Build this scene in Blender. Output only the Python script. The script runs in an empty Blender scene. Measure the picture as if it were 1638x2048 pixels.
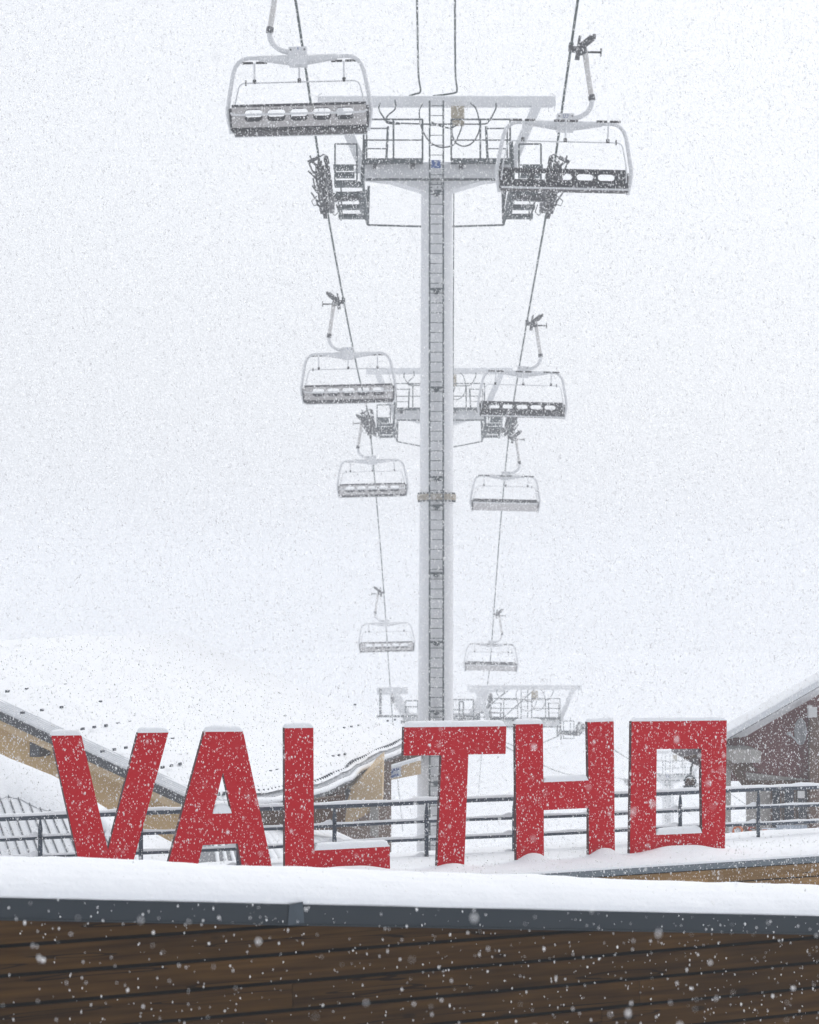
import bpy, bmesh, math, random
import numpy as np
from mathutils import Vector, Matrix, Euler, noise

rnd = random.Random(7)
R = math.radians
scene = bpy.context.scene
col = scene.collection

# ------------------------------------------------------------------ camera, sky, sun, exposure
# The camera stands at the world origin (z = 0 is eye level); the ground lies about 10 m lower.
F = 4500.0          # focal length in pixels of the 1638 x 2048 photograph
HZ = 1200.0         # row of the eye-level line
cam_d = bpy.data.cameras.new('camera')
cam = bpy.data.objects.new('camera', cam_d); col.objects.link(cam)
cam.location = (0, 0, 0); cam.rotation_euler = (R(90), 0, 0)
cam_d.sensor_width = 36; cam_d.sensor_fit = 'AUTO'
cam_d.lens = F / 2048 * 36
cam_d.shift_y = (HZ - 1024) / 2048
cam_d.clip_start = 0.1; cam_d.clip_end = 3000
cam_d.dof.use_dof = True; cam_d.dof.focus_distance = 21.0; cam_d.dof.aperture_fstop = 5.6
scene.camera = cam

SUN_EL, SUN_AZ = R(50), R(45)
world = bpy.data.worlds.new('World'); scene.world = world; world.use_nodes = True
wn = world.node_tree.nodes; wl = world.node_tree.links
bg = wn['Background']
sky = wn.new('ShaderNodeTexSky'); sky.sky_type = 'NISHITA'; sky.sun_disc = False
sky.sun_elevation = SUN_EL; sky.sun_rotation = SUN_AZ
sky.air_density = 1.0; sky.dust_density = 5.0; sky.ozone_density = 1.0
hs = wn.new('ShaderNodeHueSaturation'); hs.inputs['Saturation'].default_value = 0.22
wl.new(sky.outputs['Color'], hs.inputs['Color'])
ovc = wn.new('ShaderNodeMix'); ovc.data_type = 'RGBA'          # even cloud layer over the clear sky
ovc.inputs['Factor'].default_value = 0.62; ovc.inputs['B'].default_value = (4.75, 4.92, 5.25, 1)
wl.new(hs.outputs['Color'], ovc.inputs['A']); wl.new(ovc.outputs['Result'], bg.inputs['Color'])
bg.inputs['Strength'].default_value = 0.15
sd = bpy.data.lights.new('sun', 'SUN'); sd.energy = 0.5; sd.angle = R(25); sd.color = (1.0, 0.985, 0.96)
sun = bpy.data.objects.new('sun', sd); col.objects.link(sun)
sv = Vector((math.sin(SUN_AZ) * math.cos(SUN_EL), math.cos(SUN_AZ) * math.cos(SUN_EL), math.sin(SUN_EL)))
sun.rotation_euler = (-sv).to_track_quat('-Z', 'Y').to_euler()
sun.location = (0, -20, 40)
vs = scene.view_settings
vs.view_transform = 'Standard'; vs.look = 'None'; vs.gamma = 1.0; vs.use_curve_mapping = False
vs.exposure = 0.38
cy = scene.cycles
cy.max_bounces = 7; cy.diffuse_bounces = 4; cy.glossy_bounces = 2; cy.transmission_bounces = 2
cy.volume_bounces = 4; cy.transparent_max_bounces = 8
cy.use_denoising = True
cy.use_adaptive_sampling = True; cy.adaptive_threshold = 0.02
cy.sample_clamp_indirect = 6.0

# ------------------------------------------------------------------ helpers
def tag(o, label=None, cat=None, group=None, kind=None):
    if label: o['label'] = label
    if cat: o['category'] = cat
    if group: o['group'] = group
    if kind: o['kind'] = kind
    return o

def empty(name, loc=(0, 0, 0), rz=0.0, parent=None):
    o = bpy.data.objects.new(name, None); col.objects.link(o)
    o.location = loc; o.rotation_euler = (0, 0, rz); o.empty_display_size = 0.2
    if parent: o.parent = parent
    return o

def link_mesh(name, me, parent=None):
    o = bpy.data.objects.new(name, me); col.objects.link(o)
    if parent: o.parent = parent
    return o

class MB:
    """collects shapes, then links them as one mesh object"""
    def __init__(s): s.v = []; s.f = []; s.m = []; s.sm = []
    def add(s, verts, faces, mi=0, smooth=False):
        b = len(s.v); s.v += [tuple(p) for p in verts]
        for f in faces:
            s.f.append([b + i for i in f]); s.m.append(mi); s.sm.append(smooth)
        return s
    def box(s, c, size, rot=None, mi=0):
        hx, hy, hz = (d / 2 for d in size)
        vs_ = [Vector((x, y, z)) for x in (-hx, hx) for y in (-hy, hy) for z in (-hz, hz)]
        if rot is not None: vs_ = [rot @ p for p in vs_]
        vs_ = [p + Vector(c) for p in vs_]
        return s.add(vs_, [(0, 1, 3, 2), (4, 6, 7, 5), (0, 4, 5, 1), (2, 3, 7, 6), (0, 2, 6, 4), (1, 5, 7, 3)], mi)
    def beam(s, p0, p1, w, h, up=(0, 0, 1), mi=0):
        p0 = Vector(p0); p1 = Vector(p1); d = (p1 - p0); L = d.length; d.normalize()
        up = Vector(up)
        if abs(d.dot(up)) > 0.97: up = Vector((0, 1, 0))
        x = d.cross(up).normalized(); z = x.cross(d)
        m = Matrix((x, d, z)).transposed()
        return s.box((p0 + p1) / 2, (w, L, h), m, mi)
    def tube(s, pts, r, n=8, mi=0, cap=True, smooth=True):
        pts = [Vector(p) for p in pts]; N = len(pts)
        rr = r if isinstance(r, (list, tuple)) else [r] * N
        t = [(pts[min(i + 1, N - 1)] - pts[max(i - 1, 0)]).normalized() for i in range(N)]
        a = Vector((0, 0, 1)) if abs(t[0].z) < 0.9 else Vector((0, 1, 0))
        x = t[0].cross(a).normalized(); vs_ = []; fs = []
        for i in range(N):
            x = (x - t[i] * x.dot(t[i])).normalized(); y = t[i].cross(x)
            for k in range(n):
                q = 2 * math.pi * k / n
                vs_.append(pts[i] + (x * math.cos(q) + y * math.sin(q)) * rr[i])
        for i in range(N - 1):
            for k in range(n):
                k2 = (k + 1) % n
                fs.append((i * n + k, i * n + k2, (i + 1) * n + k2, (i + 1) * n + k))
        s.add(vs_, fs, mi, smooth)
        if cap:
            s.add(vs_[:n], [tuple(range(n))[::-1]], mi); s.add(vs_[-n:], [tuple(range(n))], mi)
        return s
    def cyl(s, p0, p1, r, n=14, mi=0): return s.tube([p0, p1], r, n, mi)
    def prism(s, poly, d, mi=0, mi_side=None):
        """convex polygon of 3D points swept by the vector d"""
        d = Vector(d); n = len(poly); a = [Vector(p) for p in poly]; b = [p + d for p in a]
        s.add(a, [tuple(range(n))], mi); s.add(b, [tuple(range(n))[::-1]], mi)
        s.add(a + b, [(i, i + n, (i + 1) % n + n, (i + 1) % n) for i in range(n)], mi if mi_side is None else mi_side)
        return s
    def mesh(s, name, mats):
        me = bpy.data.meshes.new(name); me.from_pydata(s.v, [], s.f)
        for m in (mats if isinstance(mats, (list, tuple)) else [mats]): me.materials.append(m)
        me.polygons.foreach_set('material_index', s.m); me.polygons.foreach_set('use_smooth', s.sm)
        bm = bmesh.new(); bm.from_mesh(me); bmesh.ops.recalc_face_normals(bm, faces=bm.faces); bm.to_mesh(me); bm.free()
        me.update(); return me
    def build(s, name, mats, parent=None): return link_mesh(name, s.mesh(name, mats), parent)

def build_each(mb, name, m, parent):
    """every loose piece of the builder as an object of its own"""
    par = list(range(len(mb.v)))
    def find(i):
        while par[i] != i: par[i] = par[par[i]]; i = par[i]
        return i
    for f in mb.f:
        for q in f[1:]: par[find(q)] = find(f[0])
    pos = {}   # caps repeat the ring's points: join pieces that share a point
    for i, p in enumerate(mb.v):
        k = (round(p[0], 5), round(p[1], 5), round(p[2], 5))
        if k in pos: par[find(i)] = find(pos[k])
        else: pos[k] = i
    groups = {}
    for f, mi, sm in zip(mb.f, mb.m, mb.sm): groups.setdefault(find(f[0]), []).append((f, mi, sm))
    out = []
    for fs in groups.values():
        b = MB(); mp = {}
        for f, mi, sm in fs:
            for q in f:
                if q not in mp: mp[q] = len(b.v); b.v.append(mb.v[q])
            b.f.append([mp[q] for q in f]); b.m.append(mi); b.sm.append(sm)
        out.append(b.build(name, m, parent))
    return out

def grid_mesh(name, rows, mat, parent=None, smooth=True):
    """rows: list of equally long lists of points"""
    n = len(rows[0]); v = [tuple(p) for r in rows for p in r]
    f = [(i * n + j, i * n + j + 1, (i + 1) * n + j + 1, (i + 1) * n + j) for i in range(len(rows) - 1) for j in range(n - 1)]
    me = bpy.data.meshes.new(name); me.from_pydata(v, [], f); me.materials.append(mat)
    me.polygons.foreach_set('use_smooth', [smooth] * len(f)); me.update()
    return link_mesh(name, me, parent)

def plate(name, loops, to3d, d, mats, parent=None):
    """outline with holes (first loop outer), filled and extruded by the vector d; slot 0 front, 1 sides, last back"""
    bm = bmesh.new(); edges = []
    for lp in loops:
        vs_ = [bm.verts.new(to3d(*p)) for p in lp]
        edges += [bm.edges.new((vs_[i], vs_[(i + 1) % len(vs_)])) for i in range(len(vs_))]
    fr = bmesh.ops.triangle_fill(bm, use_beauty=True, use_dissolve=False, edges=edges)
    faces = [g for g in fr['geom'] if isinstance(g, bmesh.types.BMFace)]
    d = Vector(d)
    for f in faces: f.material_index = 0
    ex = bmesh.ops.extrude_face_region(bm, geom=faces)
    nv = [g for g in ex['geom'] if isinstance(g, bmesh.types.BMVert)]
    nf = {g for g in ex['geom'] if isinstance(g, bmesh.types.BMFace)}
    bmesh.ops.translate(bm, verts=nv, vec=d)
    bm.faces.ensure_lookup_table()
    front = set(faces)
    if len(mats) > 1:
        for f in bm.faces:
            if f.is_valid and f not in nf and abs(f.normal.dot(d.normalized())) < 0.5: f.material_index = 1
            if f in nf: f.material_index = len(mats) - 1
    # the original faces stay as the front
    keep = [f for f in faces if f.is_valid]
    for f in keep: f.material_index = 0
    bmesh.ops.recalc_face_normals(bm, faces=bm.faces)
    me = bpy.data.meshes.new(name); bm.to_mesh(me); bm.free()
    for m in mats: me.materials.append(m)
    return link_mesh(name, me, parent)

def rrect(cx, cz, w, h, r, n=4):
    pts = []
    for (sx, sz, a0) in ((1, 1, 0), (-1, 1, 90), (-1, -1, 180), (1, -1, 270)):
        for k in range(n + 1):
            a = R(a0 + 90 * k / n)
            pts.append((cx + sx * (w / 2 - r) + r * math.cos(a), cz + sz * (h / 2 - r) + r * math.sin(a)))
    return pts

def text_mesh(name, body, size, mat, mtx, parent=None, extrude=0.002):
    c = bpy.data.curves.new(name, 'FONT'); c.body = body; c.size = size; c.extrude = extrude
    c.align_x = 'CENTER'; c.align_y = 'CENTER'; c.resolution_u = 3
    t = bpy.data.objects.new(name, c); col.objects.link(t)
    dg = bpy.context.evaluated_depsgraph_get()
    me = bpy.data.meshes.new_from_object(t.evaluated_get(dg))
    bpy.data.objects.remove(t); bpy.data.curves.remove(c)
    me.transform(mtx); me.materials.clear(); me.materials.append(mat)
    return link_mesh(name, me, parent)

def copy_tree(o, parent=None):
    c = o.copy(); col.objects.link(c); c.parent = parent
    for ch in list(o.children): copy_tree(ch, c)
    return c

def fbm(x, y, z=0.0, o=3):
    v = 0; a = 1.0
    for k in range(o):
        v += a * noise.noise((x, y, z)); x *= 2.1; y *= 2.1; z *= 2.1; a *= 0.5
    return v

# ------------------------------------------------------------------ materials
def mat(name, color, rough=0.6, metal=0.0, var=0.0, vscale=3.0, vcol=None, bump=0.0, bscale=60.0, stretch=None, spec=0.3, obj_rand=0.0):
    m = bpy.data.materials.new(name); m.use_nodes = True
    nt = m.node_tree; N = nt.nodes; L = nt.links; p = N['Principled BSDF']
    p.inputs['Roughness'].default_value = rough; p.inputs['Metallic'].default_value = metal
    p.inputs['Specular IOR Level'].default_value = spec
    p.inputs['Base Color'].default_value = (*color, 1)
    tc = N.new('ShaderNodeTexCoord'); mp = N.new('ShaderNodeMapping')
    L.new(tc.outputs['Object'], mp.inputs['Vector'])
    if stretch: mp.inputs['Scale'].default_value = stretch
    if var > 0:
        nz = N.new('ShaderNodeTexNoise'); nz.inputs['Scale'].default_value = vscale
        nz.inputs['Detail'].default_value = 5; nz.inputs['Roughness'].default_value = 0.6
        L.new(mp.outputs['Vector'], nz.inputs['Vector'])
        rp = N.new('ShaderNodeMapRange'); rp.inputs[1].default_value = 0.35; rp.inputs[2].default_value = 0.7
        L.new(nz.outputs['Fac'], rp.inputs[0])
        ml = N.new('ShaderNodeMath'); ml.operation = 'MULTIPLY'; ml.inputs[1].default_value = var
        L.new(rp.outputs[0], ml.inputs[0])
        mx = N.new('ShaderNodeMix'); mx.data_type = 'RGBA'
        mx.inputs['A'].default_value = (*color, 1)
        vc = vcol or tuple(c * 0.45 for c in color)
        mx.inputs['B'].default_value = (*vc, 1)
        L.new(ml.outputs[0], mx.inputs['Factor']); L.new(mx.outputs['Result'], p.inputs['Base Color'])
    if bump > 0:
        n2 = N.new('ShaderNodeTexNoise'); n2.inputs['Scale'].default_value = bscale; n2.inputs['Detail'].default_value = 4
        L.new(mp.outputs['Vector'], n2.inputs['Vector'])
        b = N.new('ShaderNodeBump'); b.inputs['Strength'].default_value = bump; b.inputs['Distance'].default_value = 0.02
        L.new(n2.outputs['Fac'], b.inputs['Height']); L.new(b.outputs['Normal'], p.inputs['Normal'])
    return m

def wood_mat(name, c1, c2, crack):
    """boards: grain stretched along local x, shifted for each board"""
    m = bpy.data.materials.new(name); m.use_nodes = True
    nt = m.node_tree; N = nt.nodes; L = nt.links; p = N['Principled BSDF']
    p.inputs['Roughness'].default_value = 0.8; p.inputs['Specular IOR Level'].default_value = 0.03
    tc = N.new('ShaderNodeTexCoord'); oi = N.new('ShaderNodeObjectInfo')
    off = N.new('ShaderNodeVectorMath'); off.operation = 'SCALE'; off.inputs[0].default_value = (37, 11, 53)
    L.new(oi.outputs['Random'], off.inputs['Scale'])
    ad = N.new('ShaderNodeVectorMath'); ad.operation = 'ADD'
    L.new(tc.outputs['Object'], ad.inputs[0]); L.new(off.outputs['Vector'], ad.inputs[1])
    def nz(scale, sx, detail=5):
        mp = N.new('ShaderNodeMapping'); mp.inputs['Scale'].default_value = (sx, 1, 1)
        L.new(ad.outputs['Vector'], mp.inputs['Vector'])
        t = N.new('ShaderNodeTexNoise'); t.inputs['Scale'].default_value = scale; t.inputs['Detail'].default_value = detail
        L.new(mp.outputs['Vector'], t.inputs['Vector']); return t
    g = nz(38, 0.045); big = nz(1.6, 0.5, 3); ck = nz(13, 0.05, 2)
    r1 = N.new('ShaderNodeMapRange'); r1.inputs[1].default_value = 0.32; r1.inputs[2].default_value = 0.68
    L.new(g.outputs['Fac'], r1.inputs[0])
    mx = N.new('ShaderNodeMix'); mx.data_type = 'RGBA'; mx.inputs['A'].default_value = (*c1, 1); mx.inputs['B'].default_value = (*c2, 1)
    L.new(r1.outputs[0], mx.inputs['Factor'])
    m2 = N.new('ShaderNodeMix'); m2.data_type = 'RGBA'; m2.blend_type = 'MULTIPLY'
    r2 = N.new('ShaderNodeMapRange'); r2.inputs[1].default_value = 0.3; r2.inputs[2].default_value = 0.7; r2.inputs[3].default_value = 0.65; r2.inputs[4].default_value = 1.15
    L.new(big.outputs['Fac'], r2.inputs[0]); m2.inputs['Factor'].default_value = 1
    L.new(mx.outputs['Result'], m2.inputs['A']); L.new(r2.outputs[0], m2.inputs['B'])
    hv = N.new('ShaderNodeHueSaturation'); rv = N.new('ShaderNodeMapRange'); rv.inputs[3].default_value = 0.8; rv.inputs[4].default_value = 1.2
    L.new(oi.outputs['Random'], rv.inputs[0]); L.new(rv.outputs[0], hv.inputs['Value']); L.new(m2.outputs['Result'], hv.inputs['Color'])
    # drying cracks: thin dark lines along the grain where the noise crosses one level
    ab = N.new('ShaderNodeMath'); ab.operation = 'SUBTRACT'; ab.inputs[1].default_value = 0.6; L.new(ck.outputs['Fac'], ab.inputs[0])
    a2 = N.new('ShaderNodeMath'); a2.operation = 'ABSOLUTE'; L.new(ab.outputs[0], a2.inputs[0])
    lt = N.new('ShaderNodeMath'); lt.operation = 'LESS_THAN'; lt.inputs[1].default_value = 0.011; L.new(a2.outputs[0], lt.inputs[0])
    m3 = N.new('ShaderNodeMix'); m3.data_type = 'RGBA'; m3.inputs['B'].default_value = (*crack, 1)
    sc = N.new('ShaderNodeMath'); sc.operation = 'MULTIPLY'; sc.inputs[1].default_value = 0.8; L.new(lt.outputs[0], sc.inputs[0])
    L.new(sc.outputs[0], m3.inputs['Factor']); L.new(hv.outputs['Color'], m3.inputs['A'])
    # knots
    kmap = N.new('ShaderNodeMapping'); kmap.inputs['Scale'].default_value = (2.2, 7, 7); L.new(ad.outputs['Vector'], kmap.inputs['Vector'])
    vo = N.new('ShaderNodeTexVoronoi'); vo.inputs['Scale'].default_value = 1.0; L.new(kmap.outputs['Vector'], vo.inputs['Vector'])
    kr = N.new('ShaderNodeMapRange'); kr.inputs[1].default_value = 0.08; kr.inputs[2].default_value = 0.13; kr.inputs[3].default_value = 0.7; kr.inputs[4].default_value = 0.0
    L.new(vo.outputs['Distance'], kr.inputs[0])
    m4 = N.new('ShaderNodeMix'); m4.data_type = 'RGBA'; m4.inputs['B'].default_value = (*[c * 1.6 for c in crack], 1)
    L.new(kr.outputs[0], m4.inputs['Factor']); L.new(m3.outputs['Result'], m4.inputs['A'])
    L.new(m4.outputs['Result'], p.inputs['Base Color'])
    b = N.new('ShaderNodeBump'); b.inputs['Strength'].default_value = 0.35; b.inputs['Distance'].default_value = 0.004
    L.new(g.outputs['Fac'], b.inputs['Height']); L.new(b.outputs['Normal'], p.inputs['Normal'])
    return m

def snow_mat(name, bump=0.5, bscale=35.0):
    m = bpy.data.materials.new(name); m.use_nodes = True
    nt = m.node_tree; N = nt.nodes; L = nt.links; p = N['Principled BSDF']
    p.inputs['Base Color'].default_value = (0.83, 0.845, 0.87, 1); p.inputs['Roughness'].default_value = 0.85
    p.inputs['Specular IOR Level'].default_value = 0.15
    tc = N.new('ShaderNodeTexCoord')
    n1 = N.new('ShaderNodeTexNoise'); n1.inputs['Scale'].default_value = bscale; n1.inputs['Detail'].default_value = 6; n1.inputs['Roughness'].default_value = 0.65
    L.new(tc.outputs['Object'], n1.inputs['Vector'])
    b = N.new('ShaderNodeBump'); b.inputs['Strength'].default_value = bump; b.inputs['Distance'].default_value = 0.015
    L.new(n1.outputs['Fac'], b.inputs['Height']); L.new(b.outputs['Normal'], p.inputs['Normal'])
    return m

SNOW = snow_mat('fresh_snow'); SNOW_FAR = snow_mat('ground_snow', 0.3, 4.0)
RED = mat('red_painted_metal', (0.50, 0.001, 0.010), 0.7, spec=0.0, var=0.35, vscale=2.2, vcol=(0.39, 0.001, 0.008), bump=0.05, bscale=30)
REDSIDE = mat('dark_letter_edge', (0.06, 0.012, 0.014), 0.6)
WOODF = wood_mat('shaded_larch_boards', (0.080, 0.039, 0.009), (0.032, 0.014, 0.003), (0.004, 0.002, 0.001))  # front wall's shade and vignette put into a darker wood colour
WOODB = wood_mat('larch_boards', (0.30, 0.185, 0.080), (0.20, 0.115, 0.045), (0.03, 0.018, 0.010))
CORE = mat('wall_membrane', (0.004, 0.0035, 0.003), 0.9, spec=0.0)
ZINC = mat('zinc_flashing', (0.034, 0.042, 0.050), 0.5, spec=0.15, metal=0.1, var=0.5, vscale=4, vcol=(0.024, 0.034, 0.044), stretch=(0.4, 1, 2))
ZINC2 = mat('zinc_flashing_light', (0.16, 0.19, 0.215), 0.5, metal=0.15, var=0.4, vscale=4, vcol=(0.11, 0.13, 0.15))
RAILM = mat('blue_grey_rail_paint', (0.060, 0.078, 0.105), 0.5, var=0.4, vscale=6)
PAINT = mat('light_grey_tower_paint', (0.74, 0.75, 0.77), 0.5, var=0.35, vscale=1.2, vcol=(0.58, 0.585, 0.60), stretch=(2.5, 2.5, 0.35))
GALV = mat('dark_galvanised_steel', (0.050, 0.068, 0.075), 0.6, var=0.5, vscale=8, vcol=(0.085, 0.10, 0.11))
SHEAVE = mat('sheave_steel', (0.055, 0.058, 0.066), 0.6, var=0.6, vscale=9, vcol=(0.11, 0.115, 0.12))
RUBBER = mat('black_rubber', (0.012, 0.013, 0.015), 0.6)
ROPE = mat('steel_rope', (0.020, 0.045, 0.045), 0.55)
WHITE = mat('white_chair_paint', (0.66, 0.67, 0.69), 0.4, var=0.25, vscale=5, vcol=(0.52, 0.52, 0.52))
RUSTY = mat('worn_white_arm', (0.62, 0.62, 0.62), 0.5, var=0.45, vscale=2.6, vcol=(0.40, 0.34, 0.28))
SHELL = mat('grey_seat_shell', (0.46, 0.44, 0.44), 0.5, var=0.3, vscale=4)
CUSH = mat('black_cushion', (0.028, 0.030, 0.036), 0.75)
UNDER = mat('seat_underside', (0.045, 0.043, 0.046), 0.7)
BLUE = mat('blue_sign', (0.02, 0.075, 0.26), 0.4)
SIGNW = mat('white_sign', (0.75, 0.75, 0.75), 0.4)
BEIGEBOX = mat('beige_cabinet', (0.42, 0.36, 0.26), 0.5, var=0.4, vscale=6)
FLAN = mat('flange_rusty_grey', (0.42, 0.40, 0.36), 0.6, var=0.7, vscale=9, vcol=(0.30, 0.21, 0.11))
PLASTER = mat('ochre_timber_wall', (0.58, 0.41, 0.21), 0.8, spec=0.1, var=0.7, vscale=1.3, vcol=(0.48, 0.30, 0.14), bump=0.2, bscale=14)
PLASTER2 = mat('pale_ochre_wall', (0.62, 0.47, 0.29), 0.8, var=0.5, vscale=1.1, vcol=(0.54, 0.37, 0.19))
BROWN = mat('brown_timber', (0.105, 0.060, 0.038), 0.75, var=0.6, vscale=5, stretch=(0.4, 0.4, 2))
SOFFIT = mat('dark_gutter', (0.065, 0.070, 0.078), 0.6)
ROOFM = mat('grey_sheet_roof', (0.16, 0.17, 0.185), 0.5, metal=0.2)
SEAM = mat('dark_seam', (0.050, 0.062, 0.075), 0.6)
MAROON = mat('maroon_cladding', (0.18, 0.072, 0.070), 0.75, spec=0.1, var=0.6, vscale=3, stretch=(3, 3, 0.25), vcol=(0.12, 0.050, 0.050))
GREYWALL = mat('grey_render', (0.40, 0.38, 0.36), 0.85, var=0.5, vscale=2)
POSTW = mat('weathered_post', (0.16, 0.10, 0.075), 0.8, var=0.5, vscale=4)
GLASS = mat('window_glass', (0.035, 0.045, 0.06), 0.12, spec=0.6)
DISHM = mat('grey_dish', (0.38, 0.39, 0.41), 0.5)
ORANGE = mat('orange_print', (0.60, 0.16, 0.04), 0.6); PALE = mat('pale_print', (0.62, 0.66, 0.72), 0.6)
DARKP = mat('dark_print', (0.07, 0.065, 0.08), 0.6, var=0.8, vscale=7, vcol=(0.30, 0.16, 0.10)); REDP = mat('red_print', (0.48, 0.05, 0.04), 0.6)

# ------------------------------------------------------------------ terrace directions
TH = R(27.0); UX, UY = math.cos(TH), math.sin(TH)
def on_plane(px, py, D0):
    """(s, z) of a photograph pixel on the vertical plane through (0, D0) running along the terrace"""
    k = (px - 819) / F; s = k * D0 / (UX - k * UY); Y = D0 + s * UY
    return s, (HZ - py) / F * Y
def at(px, py, Y): return Vector(((px - 819) / F * Y, Y, (HZ - py) / F * Y))

# ------------------------------------------------------------------ ground
def ground_z(x, y):
    z = -10.0
    if y > 58: z -= 6.5 * min(1, (y - 58) / 75) ** 1.1
    if y > 133: z -= 9 * min(1, (y - 133) / 120)
    z += 2.6 * math.exp(-((x - 7.5) / 7) ** 2 - ((y - 112) / 9) ** 2)
    z += 0.5 * fbm(x * 0.045, y * 0.045) + 0.1 * fbm(x * 0.3, y * 0.3, 2.0)
    return z
xs = sorted(set([-640, -480, -360, -280, -200, -150, -110, -80, -60, 60, 80, 110, 150, 200, 280, 360, 480, 640] + list(np.arange(-48, 49, 2.0))))
ys = [-95, -80, -50, -30, -15, -5] + list(np.arange(0, 200, 2.5)) + [200, 215, 235, 260, 300, 350, 420, 520, 700, 900, 1090]
tag(grid_mesh('ground', [[(x, y, ground_z(x, y)) for x in xs] for y in ys], SNOW_FAR), 'deep white snow cover on the slope below the terrace', 'ground', kind='structure')

# ------------------------------------------------------------------ front timber wall (nearest thing)
D1 = 11.95
def flash_top(s): return -1.451 - 0.0820 * (s + 2.234)
def clip_line(poly, f):
    out = []
    for i in range(len(poly)):
        a, b = poly[i], poly[(i + 1) % len(poly)]; fa, fb = f(a), f(b)
        if fa >= 0: out.append(a)
        if (fa >= 0) != (fb >= 0):
            t = fa / (fa - fb); out.append((a[0] + (b[0] - a[0]) * t, a[1] + (b[1] - a[1]) * t))
    return out
def plank_rows(parent, mtl, z0, n, s_lo, s_hi, seams, pitch, gap, top=None, th=0.022):
    for r in range(n):
        zt = z0 - r * pitch - gap / 2; zb = z0 - (r + 1) * pitch + gap / 2
        cuts = [s_lo] + seams(r) + [s_hi]
        for a, b in zip(cuts[:-1], cuts[1:]):
            poly = [(a + 0.0015, zb), (b - 0.0015, zb), (b - 0.0015, zt), (a + 0.0015, zt)]
            if top: poly = clip_line(poly, lambda p: top(p[0]) - p[1])
            if len(poly) < 3: continue
            dv = rnd.uniform(-0.002, 0.002)
            MB().prism([(p[0], dv, p[1]) for p in poly], (0, th, 0)).build('plank', mtl, parent)

wall1 = empty('timber_wall', (0, D1, 0), TH)
tag(wall1, 'dark brown horizontal board wall with sloping zinc edge in the foreground', 'wall')
SEAM1 = {4: [on_plane(585, 1990, D1)[0]], 5: [on_plane(1279, 1985, D1)[0]]}
def seams1(r):
    if r in SEAM1: b = SEAM1[r][0]
    else: b = -4.2 + (r * 2.37) % 1.1 if r < 4 else -3.1 + (r * 1.7) % 2.0
    return [q for q in (b - 4.1, b, b + 4.1) if -7 < q < 9] if r in SEAM1 or r > 5 else [b]
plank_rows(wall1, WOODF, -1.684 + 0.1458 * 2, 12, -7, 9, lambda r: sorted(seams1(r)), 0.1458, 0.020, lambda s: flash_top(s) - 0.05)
c = MB(); P = [(-7, 0.03, flash_top(-7) - 0.01), (9, 0.03, flash_top(9) - 0.01), (9, 0.03, -3.4), (-7, 0.03, -3.4)]
c.prism(P, (0, 0.42, 0)).build('wall_core', CORE, wall1)
# zinc edge: front strip with a small drip fold and the top sheet, in lengths with a lapped joint
sj = on_plane(577, 1820, D1)[0]
fl = MB()
for a, b in ((-7, sj - 0.003), (sj + 0.003, 9)):
    za, zb_ = flash_top(a), flash_top(b)
    fl.prism([(a, -0.012, za - 0.098), (b, -0.012, zb_ - 0.098), (b, -0.012, zb_), (a, -0.012, za)], (0, 0.009, 0))
    fl.prism([(a, -0.020, za - 0.104), (b, -0.020, zb_ - 0.104), (b, -0.020, zb_ - 0.097), (a, -0.020, za - 0.097)], (0, 0.016, 0))
    fl.prism([(a, -0.012, za), (b, -0.012, zb_), (b, 0.46, zb_), (a, 0.46, za)], (0, 0, 0.004))
flo = fl.build('metal_edge', ZINC, wall1)
jc = MB(); s1_ = on_plane(606, 1825, D1)[0]
jc.prism([(sj - 0.012, -0.020, flash_top(sj) - 0.103), (s1_ - 0.004, -0.024, flash_top(s1_) - 0.088), (s1_ - 0.012, -0.026, flash_top(s1_) + 0.022), (sj - 0.004, -0.020, flash_top(sj) + 0.004)], (0, 0.006, 0))
jc.build('joint_cover', mat('zinc_joint', (0.060, 0.078, 0.096), 0.45, metal=0.1, var=0.5, vscale=7), flo)
# snow on the wall
rows = []
prof = [(-0.004, -0.002), (-0.012, 0.012), (-0.008, 0.035), (0.010, 0.062), (0.04, 0.092), (0.09, 0.122), (0.16, 0.147), (0.24, 0.160), (0.33, 0.160), (0.40, 0.140), (0.45, 0.09), (0.468, 0.03), (0.466, 0.0)]
fine = []
for i in range(len(prof) - 1):
    for k in range(4):
        t = k / 4; fine.append((prof[i][0] * (1 - t) + prof[i + 1][0] * t, prof[i][1] * (1 - t) + prof[i + 1][1] * t))
fine.append(prof[-1])
s = -7.0
while s <= 9.0:
    hk = 1.06 - 0.022 * (s + 2.2) + 0.07 * fbm(s * 0.9, 3.1) ; rw = []
    for v, h in fine:
        q = fbm(s * 9, v * 14, h * 14, 3) * 0.0035 + fbm(s * 2.0, v * 3, h * 3, 2) * 0.006
        rw.append((s, v - (0.5 * q if v < 0.1 else 0), flash_top(s) + 0.004 + max(-0.002, h * hk + (q if h > 0.01 else 0))))
    rows.append(rw); s += 0.03
grid_mesh('snow_cap', rows, SNOW, wall1)

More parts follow.
